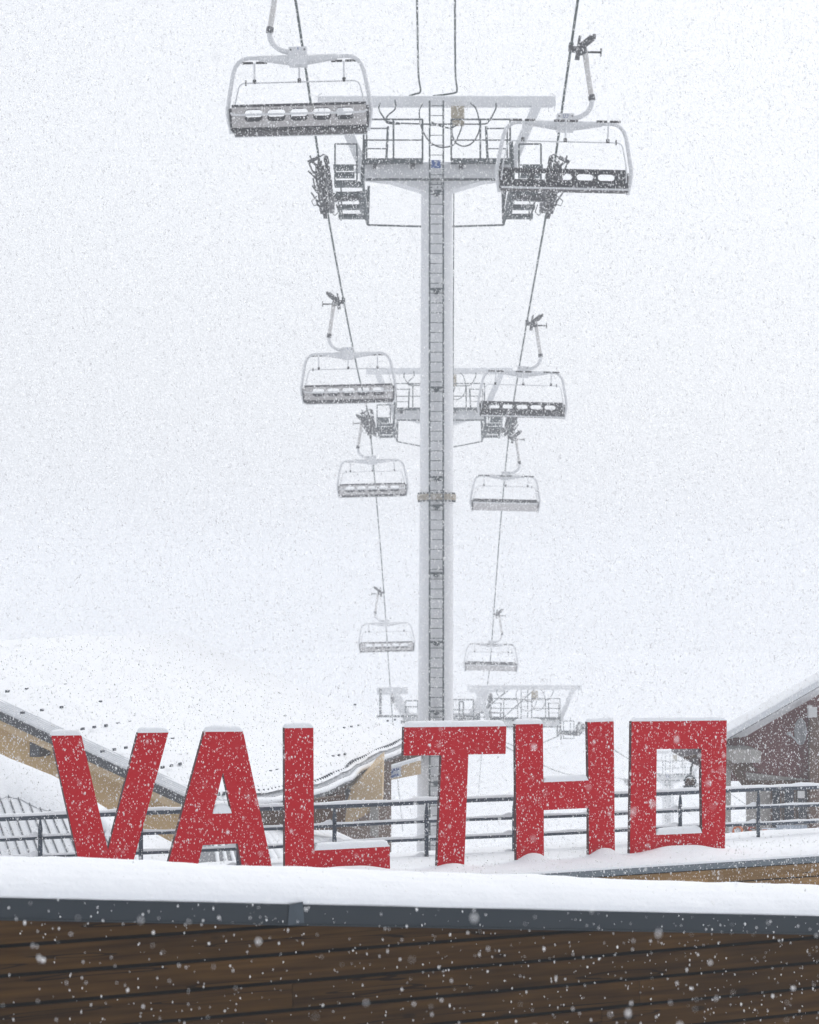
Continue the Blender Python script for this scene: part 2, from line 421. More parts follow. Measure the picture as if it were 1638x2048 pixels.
# ------------------------------------------------------------------ terrace with the letters
D2, DL, DR = 21.9, 22.4, 23.4
wall2 = empty('terrace_wall', (0, D2, 0), TH)
tag(wall2, 'light brown board wall with grey metal edge under the snowy terrace', 'wall')
def top2(s): return -2.742
plank_rows(wall2, WOODB, -2.816 + 0.145, 9, -9, 12, lambda r: sorted([q for q in (-6 + (r * 1.9) % 3.7, -2.2 + (r * 1.9) % 3.7, 1.6 + (r * 1.9) % 3.7, 5.6 + (r * 1.9) % 3.7)]), 0.145, 0.014, lambda s: -2.76)
MB().prism([(-9, 0.03, -2.76), (12, 0.03, -2.76), (12, 0.03, -9.8), (-9, 0.03, -9.8)], (0, 2.0, 0)).build('wall_core', CORE, wall2)
e = MB()
for a, b in ((-9, -3.003), (-2.997, 3.447), (3.453, 12)):
    e.box(((a + b) / 2, -0.012, -2.742 - 0.031), (b - a, 0.010, 0.062)); e.box(((a + b) / 2, -0.016, -2.806), (b - a, 0.018, 0.006))
e.build('metal_edge', ZINC2, wall2)

MOUNDS = [(900, 0.13, 0.035), (1060, 0.14, 0.085), (1203, 0.13, 0.085), (1356, 0.42, 0.075), (690, 0.42, 0.06), (590, 0.12, -0.03), (440, 0.5, 0.02), (210, 0.4, 0.02)]
mm = [(on_plane(px, 1700, DL)[0] + (DL - D2) * UY, w, h) for px, w, h in MOUNDS]
def deck_z(s, v):
    z = -2.665 + 0.012 * fbm(s * 1.3, v * 2.0, 5.0) + 0.02 * fbm(s * 0.35, v * 0.5, 1.0)
    z -= 0.085 * math.exp(-(max(v, 0) / 0.07) ** 1.0) 
    for s0, w, h in mm:
        z += h * math.exp(-(abs(s - s0) / w) ** 3.0) * math.exp(-((v - 0.37) / 0.14) ** 2)
    if v > 1.75: z -= (v - 1.75) ** 2 * 1.2
    return z
vv = [-0.03, -0.035, -0.02, 0.0, 0.02, 0.05, 0.09, 0.14] + list(np.arange(0.18, 0.62, 0.035)) + list(np.arange(0.65, 2.05, 0.1))
rows = []
for s in np.arange(-9, 12, 0.04):
    rw = []
    for i, v in enumerate(vv):
        rw.append((s, v, -2.744 if i == 0 else deck_z(s, v) if i > 2 else -2.744 + 0.016 * i))
    rows.append(rw)
terr = grid_mesh('terrace_floor', rows, SNOW); terr.location = (0, D2, 0); terr.rotation_euler.z = TH
tag(terr, 'thick snow on the terrace with mounds at the letter feet', 'snow', kind='structure')

# ------------------------------------------------------------------ letters
LET = {
 'V': ([[(102.3, 1470.7), (162.7, 1469.8), (216.1, 1700.2), (276.3, 1465.2), (337.3, 1464.3), (260, 1748), (163, 1748)]],
       [((102.3, 1470.7), (162.7, 1469.8), 0.042), ((276.3, 1465.2), (337.3, 1464.3), 0.042), ((209, 1672), (222, 1672), 0.05)]),
 'A': ([[(409, 1463), (486.2, 1462.6), (547.5, 1750), (487, 1750), (475.6, 1687), (405.4, 1690.2), (391.5, 1750), (330, 1750)],
        [(446, 1544.7), (425, 1626.8), (463.8, 1625.8)]],
       [((409, 1463), (486.2, 1462.6), 0.045), ((425.5, 1626.8), (463.3, 1625.8), 0.065)]),
 'L': ([[(569.4, 1455.7), (626.8, 1455), (628, 1700.5), (779.4, 1692.3), (780.2, 1740), (570.3, 1750)]],
       [((569.4, 1455.7), (626.8, 1455), 0.042), ((628.5, 1700.5), (779.4, 1692.3), 0.055)]),
 'T': ([[(808.5, 1454), (1012.8, 1451.9), (1011.2, 1507.8), (936.8, 1509), (928.2, 1740), (874.2, 1740), (883, 1510.5), (807.3, 1511)]],
       [((808.5, 1454), (1012.8, 1451.9), 0.046)]),
 'H': ([[(1031, 1448.2), (1085.7, 1447), (1086.9, 1564), (1177.2, 1560.3), (1175.2, 1443.7), (1227.4, 1442), (1230, 1722), (1178, 1724), (1177.6, 1616), (1087.5, 1620.4), (1088, 1728), (1033.4, 1729)]],
       [((1031, 1448.2), (1085.7, 1447), 0.044), ((1175.2, 1443.7), (1227.4, 1442), 0.034), ((1087.2, 1564), (1177, 1560.3), 0.048)]),
 'O': ([[(1263.4, 1442.4), (1453.5, 1440.3), (1449.8, 1708), (1259.7, 1716)],
        [(1313.6, 1498.3), (1402.4, 1497.2), (1404.5, 1665.4), (1311.8, 1669.4)]],
       [((1263.4, 1442.4), (1453.5, 1440.3), 0.034), ((1312, 1669.4), (1404.3, 1665.4), 0.055)]),
}
LLAB = {'V': 'red capital letter V, first of the sign, snow on both arms', 'A': 'red capital letter A with snow in its triangular opening',
        'L': 'red capital letter L with snow lying on its foot', 'T': 'red capital letter T in front of the pylon foot',
        'H': 'red capital letter H with snow on its crossbar', 'O': 'red squared letter O, last of the sign, railing seen through it'}
TL = 0.05
def snow_cap(name, A, B, h, parent, depth, seed=0.0, N=30):
    """a rounded ridge of snow lying on the edge from A to B (local points), depth along +y"""
    rows = []; A = Vector(A); B = Vector(B)
    for i in range(N + 1):
        f = i / N; p = A.lerp(B, f); e_ = abs(2 * f - 1)
        Lm = (B - A).length; k = max(2.0, 1.4 * Lm / max(h, 0.02)) 
        pr = max(0.0, 1 - e_ ** k) ** 0.5
        rw = []
        for j in range(11):
            a = math.pi * j / 10
            q = 1 + 0.14 * fbm(p.x * 6 + seed, j * 0.35, seed) + 0.10 * fbm(p.x * 1.7 + seed, 2.2)
            rw.append((p.x, p.y + depth / 2 - math.cos(a) * (depth / 2 + 0.006), p.z - 0.003 + (math.sin(a) ** 0.55) * h * pr * q))
        rows.append(rw)
    return grid_mesh(name, rows, SNOW, parent)
for i, (ch, (loops, caps)) in enumerate(LET.items()):
    pts = [[on_plane(x, y, DL) for x, y in lp] for lp in loops]
    s0 = sum(p[0] for p in pts[0]) / len(pts[0]); zb = min(p[1] for p in pts[0])
    org = Vector((0, DL, 0)) + Vector((UX, UY, 0)) * s0 + Vector((0, 0, zb))
    o = plate('sign_letter', [[(p[0] - s0, p[1] - zb) for p in lp] for lp in pts], lambda a, b: (a, 0, b), (0, TL, 0), [RED, REDSIDE, REDSIDE])
    o.location = org; o.rotation_euler.z = TH
    tag(o, LLAB[ch], 'letter', 'red sign letters on the terrace')
    for k, (A, B, h) in enumerate(caps):
        a = on_plane(*A, DL); b = on_plane(*B, DL)
        snow_cap('snow_cap', (a[0] - s0, 0, a[1] - zb), (b[0] - s0, 0, b[1] - zb), h * 1.3, o, TL, i * 7.3 + k * 3.1)

# ------------------------------------------------------------------ railing
rail = empty('railing', (0, DR, 0), TH)
tag(rail, 'blue grey tubular metal railing with four rails behind the red letters', 'railing')
RZ = [-2.108, -2.311, -2.497, -2.692]
posts = [-130, 79, 280, 475, 667, 851, 1026, 1195, 1358, 1514, 1668]
ps = [on_plane(px, 1650, DR)[0] for px in posts]
for i, z in enumerate(RZ):
    r = 0.027 if i == 0 else 0.020; a, b = ps[0] - 0.5, ps[-1] + 2.0
    def rz(s): return z - 0.0069 * s + 0.004 * math.sin(s * 1.7 + i)
    ro = MB().tube([(a + (b - a) * k / 60, 0, rz(a + (b - a) * k / 60)) for k in range(61)], r, 10).build('rail', RAILM, rail)
    # snow line lying on the rail
    rows = []
    for k in range(400):
        s = a + (b - a) * k / 399; hh = max(0.0, (0.022 if i == 0 else 0.014) * (1 + 0.8 * fbm(s * 2.3, i * 4.0)))
        for q in ps:
            if i > 0: hh += 0.03 * math.exp(-((s - q + 0.05) / 0.05) ** 2)
        rows.append([(s, -math.cos(math.pi * j / 6) * r * 0.82, rz(s) + r * 0.50 + math.sin(math.pi * j / 6) * (r * 0.45 + hh)) for j in range(7)])
    grid_mesh('snow_line', rows, SNOW, ro)
for q in ps:
    zt = RZ[0] - 0.0069 * q - 0.02
    m_ = MB(); w = 0.021
    m_.prism([(q - w, -0.030, -2.86), (q + w, -0.030, -2.86), (q + w, -0.030, zt - 0.09), (q + 0.007, -0.030, zt), (q - 0.007, -0.030, zt), (q - w, -0.030, zt - 0.09)], (0, 0.012, 0))
    po = m_.build('post', RAILM, rail)
    bm_ = MB()
    for z in RZ[1:]: bm_.cyl((q, -0.036, z + 0.03), (q, -0.029, z + 0.03), 0.008, 8)
    bm_.build('bolt', RUBBER, po)['kind'] = 'stuff'

# ------------------------------------------------------------------ lift towers
SC = 58 / F
def lx(px): return (px - 873) * SC
def lz(py, dy=0.0): return (HZ - py) * (58 + dy) / F
def make_tower():
    root = empty('lift_tower', (0, 0, 0))
    # pole: two tapered tubes meeting at a flange
    zf = lz(995)
    MB().tube([(0, 0, lz(385)), (0, 0, zf)], [0.40, 0.435], 28).build('pole', PAINT, root)
    low = MB().tube([(-0.0, 0, zf), (-0.03, 0, lz(1440)), (-0.05, 0, -11)], [0.435, 0.455, 0.50], 28).build('pole', PAINT, root)
    f = MB(); f.cyl((0, 0, zf - 0.075), (0, 0, zf - 0.004), 0.50, 28); f.cyl((0, 0, zf + 0.004), (0, 0, zf + 0.075), 0.50, 28)
    fo = f.build('flange', FLAN, root)
    b = MB()
    for k in range(24):
        a = 2 * math.pi * k / 24; x, y = 0.468 * math.cos(a), 0.468 * math.sin(a)
        b.cyl((x, y, zf - 0.12), (x, y, zf + 0.12), 0.02, 6)
    b.build('bolt', GALV, fo)['kind'] = 'stuff'
    # ladder on the camera side
    la = empty('ladder', (0, 0, 0), parent=root); yl = -0.62
    for px in (858.5, 885.5): MB().box((lx(px), yl, (lz(212) - 11) / 2), (0.045, 0.06, lz(212) + 11)).build('stile', GALV, la)
    rg = MB().cyl((lx(858.5), yl, 0), (lx(885.5), yl, 0), 0.011, 6).mesh('rung', GALV)
    z = lz(222); n = 0
    while z > -8:
        if abs(z - zf) > 0.09:
            o = link_mesh('rung', rg, la); o.location.z = z
        z -= 0.2515
    bk = MB(); bk.box((lx(872), yl - 0.02, 0), (0.40, 0.05, 0.055)).box((lx(872), yl + 0.10, -0.055), (0.09, 0.28, 0.09)).box((lx(872), yl - 0.02, -0.05), (0.16, 0.05, 0.05)); bkm = bk.mesh('bracket', GALV)
    for py in (391, 585, 780, 957, 1013, 1147, 1283, 1420, 1560, 1700):
        o = link_mesh('bracket', bkm, la); o.location.z = lz(py)
    MB().box((lx(871), yl - 0.04, lz(338)), (0.24, 0.012, 0.20)).build('number_plate', BLUE, root)
    text_mesh('plate_digit', '7', 0.17, SIGNW, Matrix.Translation((lx(871), yl - 0.049, lz(338))) @ Matrix.Rotation(R(90), 4, 'X'), root)
    # cross arm: box beam with tapered belly
    c = MB()
    for sg in (-1, 1):
        poly = [(0, lz(328)), (sg * 1.98, lz(334)), (sg * 1.98, lz(357)), (sg * 1.2, lz(365)), (sg * 0.40, lz(384)), (0, lz(386))]
        c.prism([(x, -0.30, z_) for x, z_ in (poly if sg > 0 else poly[::-1])], (0, 0.60, 0))
    co = c.build('cross_arm', PAINT, root)
    bb = MB()
    for x in (-0.14, 0.02, 0.12):
        for py in (371, 379): bb.cyl((x, -0.315, lz(py)), (x, -0.295, lz(py)), 0.02, 6)
    bb.build('bolt', GALV, co)['kind'] = 'stuff'
    MB().cyl((lx(733), -0.42, lz(365)), (lx(1018), -0.42, lz(365)), 0.032, 8).build('crossbar_pipe', GALV, root)
    # lifting frame: two slanted horns and the top beam with end hooks
    for sg in (-1, 1):
        h = MB(); h.prism([(sg * 1.80, -0.12, lz(345)), (sg * 2.12, -0.12, lz(345)), (sg * 2.06, -0.12, lz(330)), (sg * 2.72, -0.12, lz(211)), (sg * 2.46, -0.12, lz(211)), (sg * 1.85, -0.12, lz(318))], (0, 0.24, 0)).build('horn', PAINT, root)
    MB().box((0, 0, lz(204)), (6.0, 0.26, 0.235)).build('top_beam', PAINT, root)
    for sg in (-1, 1):
        e_ = MB(); x = sg * 2.96
        e_.box((x, -0.138, lz(205)), (0.20, 0.012, 0.24)); e_.cyl((x - 0.08, -0.15, lz(212)), (x - 0.08, -0.15, lz(226)), 0.011, 6); e_.cyl((x + 0.07, -0.15, lz(212)), (x + 0.07, -0.15, lz(226)), 0.011, 6)
        e_.tube([(x + sg * 0.09, -0.15, lz(204)), (x + sg * 0.08, -0.15, lz(194)), (x + sg * 0.0, -0.15, lz(189))], 0.014, 6)
        e_.build('beam_hook', PAINT, root)
    # maintenance platforms
    for sg in (-1, 1):
        pl = empty('platform', parent=root)
        X = lambda px: sg * abs(lx(px) + 0.0) if False else sg * (873 - px) * SC
        MB().box((X(786), -0.25, lz(330)), (1.52, 0.62, 0.075)).build('deck', GALV, pl)
        MB().box((X(786), -0.57, lz(330)), (1.53, 0.02, 0.125)).build('toe_board', GALV, pl)
        for px in (750, 825): MB().box((X(px), -0.38, lz(339)), (0.11, 0.14, 0.10)).build('support_block', SHEAVE, pl)
        MB().cyl((X(727), -0.56, lz(248)), (X(845), -0.56, lz(248)), 0.023, 8).build('handrail', GALV, pl)
        MB().cyl((X(727), -0.56, lz(289)), (X(845), -0.56, lz(289)), 0.019, 8).build('mid_rail', GALV, pl)
        for px in (728, 787, 844.5): MB().cyl((X(px), -0.56, lz(248)), (X(px), -0.56, lz(329)), 0.024, 8).build('post', GALV, pl)
        g = MB(); y = -0.62
        g.cyl((X(734), y, lz(267)), (X(734), y, lz(325)), 0.02, 6); g.cyl((X(734), y, lz(267)), (X(774), y, lz(267)), 0.02, 6); g.cyl((X(734), y, lz(307)), (X(774), y, lz(307)), 0.016, 6)
        g.beam((X(776), y, lz(263)), (X(773), y, lz(326)), 0.06, 0.05)
        g.build('gate', GALV, pl)
    # catwalk and sheave train on each side, running along the rope
    for sg in (-1, 1):
        xr = -2.94 if sg < 0 else 2.99
        sl = -0.125; zr = 10.76
        tr = empty('sheave_train', (xr, 0, zr), parent=root)
        wm = MB()
        prof_ = [(-0.055, 0.15), (-0.055, 0.18), (-0.035, 0.18), (-0.015, 0.155), (0.015, 0.155), (0.035, 0.18), (0.055, 0.18), (0.055, 0.15)]
        n = 18; vs_ = []; fs = []
        for (x, r_) in prof_:
            for k in range(n): vs_.append((x, r_ * math.cos(2 * math.pi * k / n), r_ * math.sin(2 * math.pi * k / n)))
        for a in range(len(prof_) - 1):
            for k in range(n): fs.append((a * n + k, a * n + (k + 1) % n, (a + 1) * n + (k + 1) % n, (a + 1) * n + k))
        fs.append(tuple(range(n))); fs.append(tuple(range((len(prof_) - 1) * n, len(prof_) * n)))
        wm.add(vs_, fs, 0, False); wm.cyl((-0.09, 0, 0), (0.09, 0, 0), 0.05, 10); whm = wm.mesh('wheel', SHEAVE)
        for k in range(8):
            y = -1.75 + k * 0.5
            o = link_mesh('wheel', whm, tr); o.location = (0, y, sl * y - 0.17)
        for k in range(4):
            y0 = -1.75 + 2 * k * 0.5; bm_ = MB()
            for sx in (-0.10, 0.10): bm_.beam((sx, y0 - 0.10, sl * y0 - 0.19), (sx, y0 + 0.60, sl * (y0 + 0.5) - 0.19), 0.02, 0.13)
            bm_.build('wheel_beam', SHEAVE, tr)
        bm_ = MB()
        for y0 in (-1.5, 0.5): bm_.beam((-sg * 0.16, y0 - 0.1, sl * y0 - 0.26), (-sg * 0.16, y0 + 1.1, sl * (y0 + 1.0) - 0.26), 0.05, 0.15)
        bm_.beam((-sg * 0.24, -1.1, sl * -1.0 - 0.33), (-sg * 0.24, 1.1, sl * 1.0 - 0.33), 0.07, 0.18)
        bm_.beam((-sg * 0.16, 0, -0.40), (-sg * 1.05, 0, -0.33), 0.20, 0.20)
        bm_.build('main_beam', SHEAVE, tr)
        ct = MB(); rr = random.Random(5)
        for k in range(8):   # link plates and dampers between the wheels
            y = -1.75 + k * 0.48; zz = sl * y
            ct.box((-sg * 0.19, y + rr.uniform(-0.1, 0.1), zz - 0.08 - 0.18 * rr.random()), (0.12, 0.2, 0.14)); ct.box((sg * 0.10, y + 0.3, zz - 0.20 - 0.1 * rr.random()), (0.07, 0.3, 0.09))
        for k in range(7):   # rope catchers and brackets sticking outward
            y = -1.9 + k * 0.6; zz = sl * y
            ct.beam((sg * 0.06, y, zz - 0.18), (sg * 0.20, y + 0.02, zz - 0.05 - 0.08 * (k % 2)), 0.05, 0.06)
            ct.beam((sg * 0.20, y, zz - 0.05 - 0.08 * (k % 2)), (sg * (0.24 + 0.05 * (k % 3)), y, zz + 0.08), 0.04, 0.04)
            ct.box((-sg * 0.14, y + 0.2, zz + 0.03 + 0.06 * (k % 2)), (0.09, 0.16, 0.12))
        ct.beam((sg * 0.02, -2.1, 0.24), (sg * 0.28, -2.05, 0.12), 0.10, 0.07)
        ct.tube([(sg * 0.05, -2.0, 0.24), (-sg * 0.10, -2.0, 0.33), (-sg * 0.2, -2.0, 0.28), (-sg * 0.24, -2.0, 0.1)], 0.018, 6)
        ct.tube([(-sg * 0.3, 1.5, -0.3), (-sg * 0.36, 1.6, -0.48), (-sg * 0.26, 1.7, -0.56), (-sg * 0.16, 1.75, -0.44)], 0.014, 6)
        ct.tube([(sg * 0.18, 0.8, -0.2), (sg * 0.32, 0.8, -0.34), (sg * 0.26, 0.8, -0.46), (sg * 0.14, 0.8, -0.42)], 0.014, 6)
        ct.cyl((-0.05, 1.95, sl * 1.95 - 0.2), (0.05, 1.95, sl * 1.95 - 0.2), 0.16, 12)
        build_each(ct, 'rope_catcher', SHEAVE, tr)
        # catwalk
        cw = empty('catwalk', parent=root)
        X = lambda px: sg * (873 - px) * SC
        for y in (-2.6, -1.9, -1.0, 0.0, 1.3, 2.3):
            z_ = 10.43 - 0.075 * y; wide = y > -1.5
            m_ = MB(); m_.box((X(700 if wide else 693), y, z_), (0.74 if wide else 0.50, 0.40, 0.05)); m_.box((X(700 if wide else 693), y - 0.2, z_ + 0.01), (0.74 if wide else 0.50, 0.02, 0.10))
            m_.build('tread', GALV, cw)
        m_ = MB()
        m_.beam((X(727), -2.3, 10.62), (X(731), 2.4, 10.16), 0.05, 0.20)
        m_.beam((X(722), -0.5, 10.42), (X(724), 1.6, 10.20), 0.16, 0.06)
        m_.build('stringer', GALV, cw)
        MB().beam((X(674), -0.4, 10.42), (X(676), 2.4, 10.22), 0.03, 0.08).build('stringer', GALV, cw)
        m_ = MB(); y = -2.75
        k_ = (58 + y) / 58
        for px in (667, 711): m_.cyl((X(px) * k_, y, lz(288, y)), (X(px) * k_, y, lz(364, y)), 0.021, 8)
        m_.cyl((X(667) * k_, y, lz(288, y)), (X(711) * k_, y, lz(288, y)), 0.021, 8); m_.cyl((X(667) * k_, y, lz(330, y)), (X(711) * k_, y, lz(330, y)), 0.016, 8); m_.cyl((X(667) * k_, y, lz(362, y)), (X(711) * k_, y, lz(362, y)), 0.02, 8)
        m_.build('guard_frame', GALV, cw)
        m_ = MB(); y = -2.5; k_ = (58 + y) / 58
        m_.beam((X(726) * k_, y, lz(282, y)), (X(722) * k_, y, lz(372, y)), 0.08, 0.06)
        m_.cyl((X(734), 2.3, lz(372, 2.3)), (X(732), 2.3, lz(448, 2.3)), 0.035, 8)
        m_.beam((X(731), 1.2, lz(380, 1.2)), (X(735), 1.4, lz(412, 1.4)), 0.05, 0.05)
        m_.beam((X(718), 2.4, lz(412, 2.4)), (X(732), 2.4, lz(450, 2.4)), 0.10, 0.05)
        build_each(m_, 'handrail_post', GALV, cw)
        m_ = MB(); m_.cyl((X(676), 2.4, lz(372, 2.4)), (X(678), 2.4, lz(438, 2.4)), 0.02, 6); m_.cyl((X(676), 0.9, lz(401, 0.9)), (X(710), 0.9, lz(401, 0.9)), 0.02, 6)
        build_each(m_, 'brace', GALV, cw)
        MB().cyl((X(733), 2.4, lz(450, 2.4)), (sg * 0.40, 0.1, lz(453, 0.1)), 0.026, 8).build('tie_rod', GALV, root)
    # control cabinet with its cables
    cb = MB(); cb.box((lx(914.5), -0.22, lz(236)), (0.34, 0.18, 0.48)).build('cabinet', BEIGEBOX, root)
    cab = [[(790, 206), (790, 224), (775, 238), (778, 250), (845, 254), (905, 254)], [(845, 212), (838, 230), (843, 262), (858, 288), (880, 300), (905, 296), (914, 282), (922, 262), (922, 256)],
           [(940, 212), (951, 224), (957, 248), (957, 268), (945, 290), (928, 298), (912, 292), (904, 276), (903, 256)], [(990, 212), (990, 224), (975, 250), (962, 254), (926, 254)], [(912, 256), (900, 262), (880, 258), (862, 250)],
           [(760, 212), (758, 225), (768, 242), (776, 252), (800, 254)]]
    for pth in cab:
        pts = [Vector((lx(a), -0.36, lz(b_))) for a, b_ in pth]
        sm = []
        for i in range(len(pts) - 1):
            p0, p1, p2, p3 = pts[max(i - 1, 0)], pts[i], pts[i + 1], pts[min(i + 2, len(pts) - 1)]
            for k in range(5):
                t = k / 5; sm.append(0.5 * (2 * p1 + (p2 - p0) * t + (2 * p0 - 5 * p1 + 4 * p2 - p3) * t * t + (3 * p1 - p0 - 3 * p2 + p3) * t ** 3))
        sm.append(pts[-1])
        MB().tube(sm, 0.020, 6).build('cable', GALV, root)
    wc = MB().cyl((lx(908), 0.42, lz(372)), (lx(906), 0.42, lz(880)), 0.014, 6).build('conduit', GALV, root)
    snow = []
    rows = []
    for k in range(120):
        x = -2.98 + 5.96 * k / 119; hh = 0.035 * (1 + 0.7 * fbm(x * 3, 9.0))
        rows.append([(x, -math.cos(math.pi * j / 6) * 0.13, lz(204) + 0.1175 + math.sin(math.pi * j / 6) * max(hh, 0.01)) for j in range(7)])
    grid_mesh('snow_cap', rows, SNOW, root)
    return root
GT = 'steel lift towers'
t1 = make_tower(); t1.location = (0.70, 58, 0); t1.rotation_euler.z = 0
tag(t1, 'tall grey lift tower with ladder and blue number plate, nearest of all', 'lift tower', GT)
t2 = copy_tree(t1); t2.location = ((879 - 819) / F * 94, 94, -3.28); t2.rotation_euler.z = R(-0.8)
tag(t2, 'second lift tower on the same ropes, fading in fog behind the nearest', 'lift tower', GT)
t4 = copy_tree(t1); t4.location = ((1049 - 819) / F * 120, 120, -17.5); t4.rotation_euler.z = R(-2)
tag(t4, 'low foggy lift tower right of the pole, above the letter H', 'lift tower', GT)
t5 = copy_tree(t1); t5.location = ((1335 - 819) / F * 168, 168, -24.2); t5.rotation_euler.z = R(-4)
tag(t5, 'faint far lift tower seen through the letter O', 'lift tower', GT)

# third tower on the main line: a forked pole with two lifting heads
FY = 132.0
fk = empty('forked_tower', (at(880, 1200, FY).x, FY, 0))
tag(fk, 'pale forked lift tower with two beam heads low in the fog behind the pole', 'lift tower')
def fpt(px, py, dy=0.0): return Vector(((px - 880) / F * FY, dy, (HZ - py) / F * FY))
for sg, px0, px1, yb in ((-1, 754, 816, 1382), (1, 939, 1009, 1378)):
    MB().beam(fpt(px0, yb), fpt(px1, yb - 1), 0.34, 0.42).build('head_beam', PAINT, fk)
    mid = (px0 + px1) / 2 + 4 * sg * -1
    MB().prism([fpt(mid - 11, yb + 6, -0.2), fpt(mid + 11, yb + 6, -0.2), fpt(880 + sg * 52, 1440, -0.2), fpt(880 + sg * 74, 1440, -0.2)] if sg < 0 else
               [fpt(mid - 11, yb + 6, -0.2), fpt(mid + 11, yb + 6, -0.2), fpt(880 + 74, 1440, -0.2), fpt(880 + 52, 1440, -0.2)], (0, 0.4, 0)).build('fork_arm', PAINT, fk)
MB().beam(fpt(806, 1436), fpt(954, 1436), 0.7, 0.6).build('yoke', PAINT, fk)
MB().tube([fpt(880, 1432), fpt(880, 1780)], [0.5, 0.6], 20).build('pole', PAINT, fk)
MB().beam(fpt(761, 1376, -0.4), fpt(761, 1432, -0.4), 0.14, 0.14).build('hanger_post', GALV, fk)
for (a, b, t_, bo) in ((755, 835, 1430, 1434), (811, 836, 1400, 1424), (905, 946, 1398, 1438), (918, 926, 1402, 1440), (905, 955, 1431, 1441), (958, 1006, 1424, 1441)):
    m_ = MB()
    for q in (a, b): m_.cyl(fpt(q, t_, -0.9), fpt(q, bo, -0.9), 0.045, 6)
    m_.cyl(fpt(a, t_, -0.9), fpt(b, t_, -0.9), 0.045, 6); m_.cyl(fpt(a, (t_ + bo) / 2, -0.9), fpt(b, (t_ + bo) / 2, -0.9), 0.035, 6)
    m_.build('platform_rail', GALV, fk)
MB().box(fpt(880, 1443, -0.5), (4.6, 1.4, 0.12)).build('platform_deck', GALV, fk)
for px in (785, 980):
    m_ = MB()
    for k in range(5): m_.cyl(fpt(px - 3, 1394, -1.6 + 0.8 * k), fpt(px + 3, 1394, -1.6 + 0.8 * k), 0.22, 12)
    m_.beam(fpt(px, 1400, -1.8), fpt(px, 1400, 1.9), 0.2, 0.25); m_.build('sheave_train', SHEAVE, fk)
for (a, b) in (((1000, 1372), (1072, 1372)), ((1030, 1369), (940, 1440)), ((1075, 1372), (1000, 1440))):
    MB().cyl(fpt(*a, -0.5), fpt(*b, -0.5), 0.035, 6).build('guy_rod', GALV, fk)

# ------------------------------------------------------------------ ropes
def curve_pts(ctrl, n=14):
    P_ = [Vector(p) for p in ctrl]; out = []
    for i in range(len(P_) - 1):
        p0, p1, p2, p3 = P_[max(i - 1, 0)], P_[i], P_[i + 1], P_[min(i + 2, len(P_) - 1)]
        for k in range(n):
            t = k / n; out.append(0.5 * (2 * p1 + (p2 - p0) * t + (2 * p0 - 5 * p1 + 4 * p2 - p3) * t * t + (3 * p1 - p0 - 3 * p2 + p3) * t ** 3))
    out.append(P_[-1]); return out
LX = lambda d: 0.72 + 0.0147 * (d - 58) - 2.95
RX = lambda d: 0.72 + 0.0147 * (d - 58) + 2.93
LROPE = [(4, 18.6), (25, 15.9), (46, 12.76), (58, 10.7), (70, 9.33), (82, 8.3), (94, 7.5), (106, 4.35), (118, 0.45), (132, -5.0), (150, -11), (175, -18)]
RROPE = [(4, 18.2), (25, 15.4), (49, 12.05), (58, 10.7), (74.6, 9.22), (84, 8.3), (95, 6.9), (109, 3.6), (123, -0.74), (132, -3.6), (147, -6.9), (175, -15)]
tag(MB().tube(curve_pts([(LX(d), d, z) for d, z in LROPE]), 0.029, 8).build('haul_rope', ROPE), 'dark steel rope carrying the left row of chairs', 'rope', 'haul ropes')
tag(MB().tube(curve_pts([(RX(d), d, z) for d, z in RROPE]), 0.029, 8).build('haul_rope', ROPE), 'dark steel rope carrying the right row of chairs', 'rope', 'haul ropes')
for (pa, lab) in (([at(833, -60, 44), at(835, 60, 51), at(837, 150, 56), at(841, 182, 57.8), at(830, 188, 58), at(818, 192, 58)], 'thin signal cable dropping to the tower beam left of the ladder'),
                  ([at(910, -60, 44), at(910, 60, 51), at(911, 150, 56), at(914, 178, 57.8), at(908, 186, 58), at(866, 192, 58)], 'thin signal cable dropping to the tower beam right of the ladder')):
    tag(MB().tube(curve_pts(pa, 8), 0.024, 6).build('signal_cable', ROPE), lab, 'cable', 'signal cables')
for (x0, dx, lab) in ((-2.94, 0.10, 'thin rope running down right from behind the letter H'), (2.99, 0.16, 'thin rope running down right between letters H and O')):
    a = Vector((t4.location.x + x0, 120, -6.8)); b = Vector((t5.location.x + x0, 168, -13.5))
    tag(MB().tube(curve_pts([a, a.lerp(b, 0.5) - Vector((0, 0, 0.9)), b, b + Vector((8, 26, -5))]), 0.03, 6).build('haul_rope', ROPE), lab, 'rope', 'ropes of the far lift')

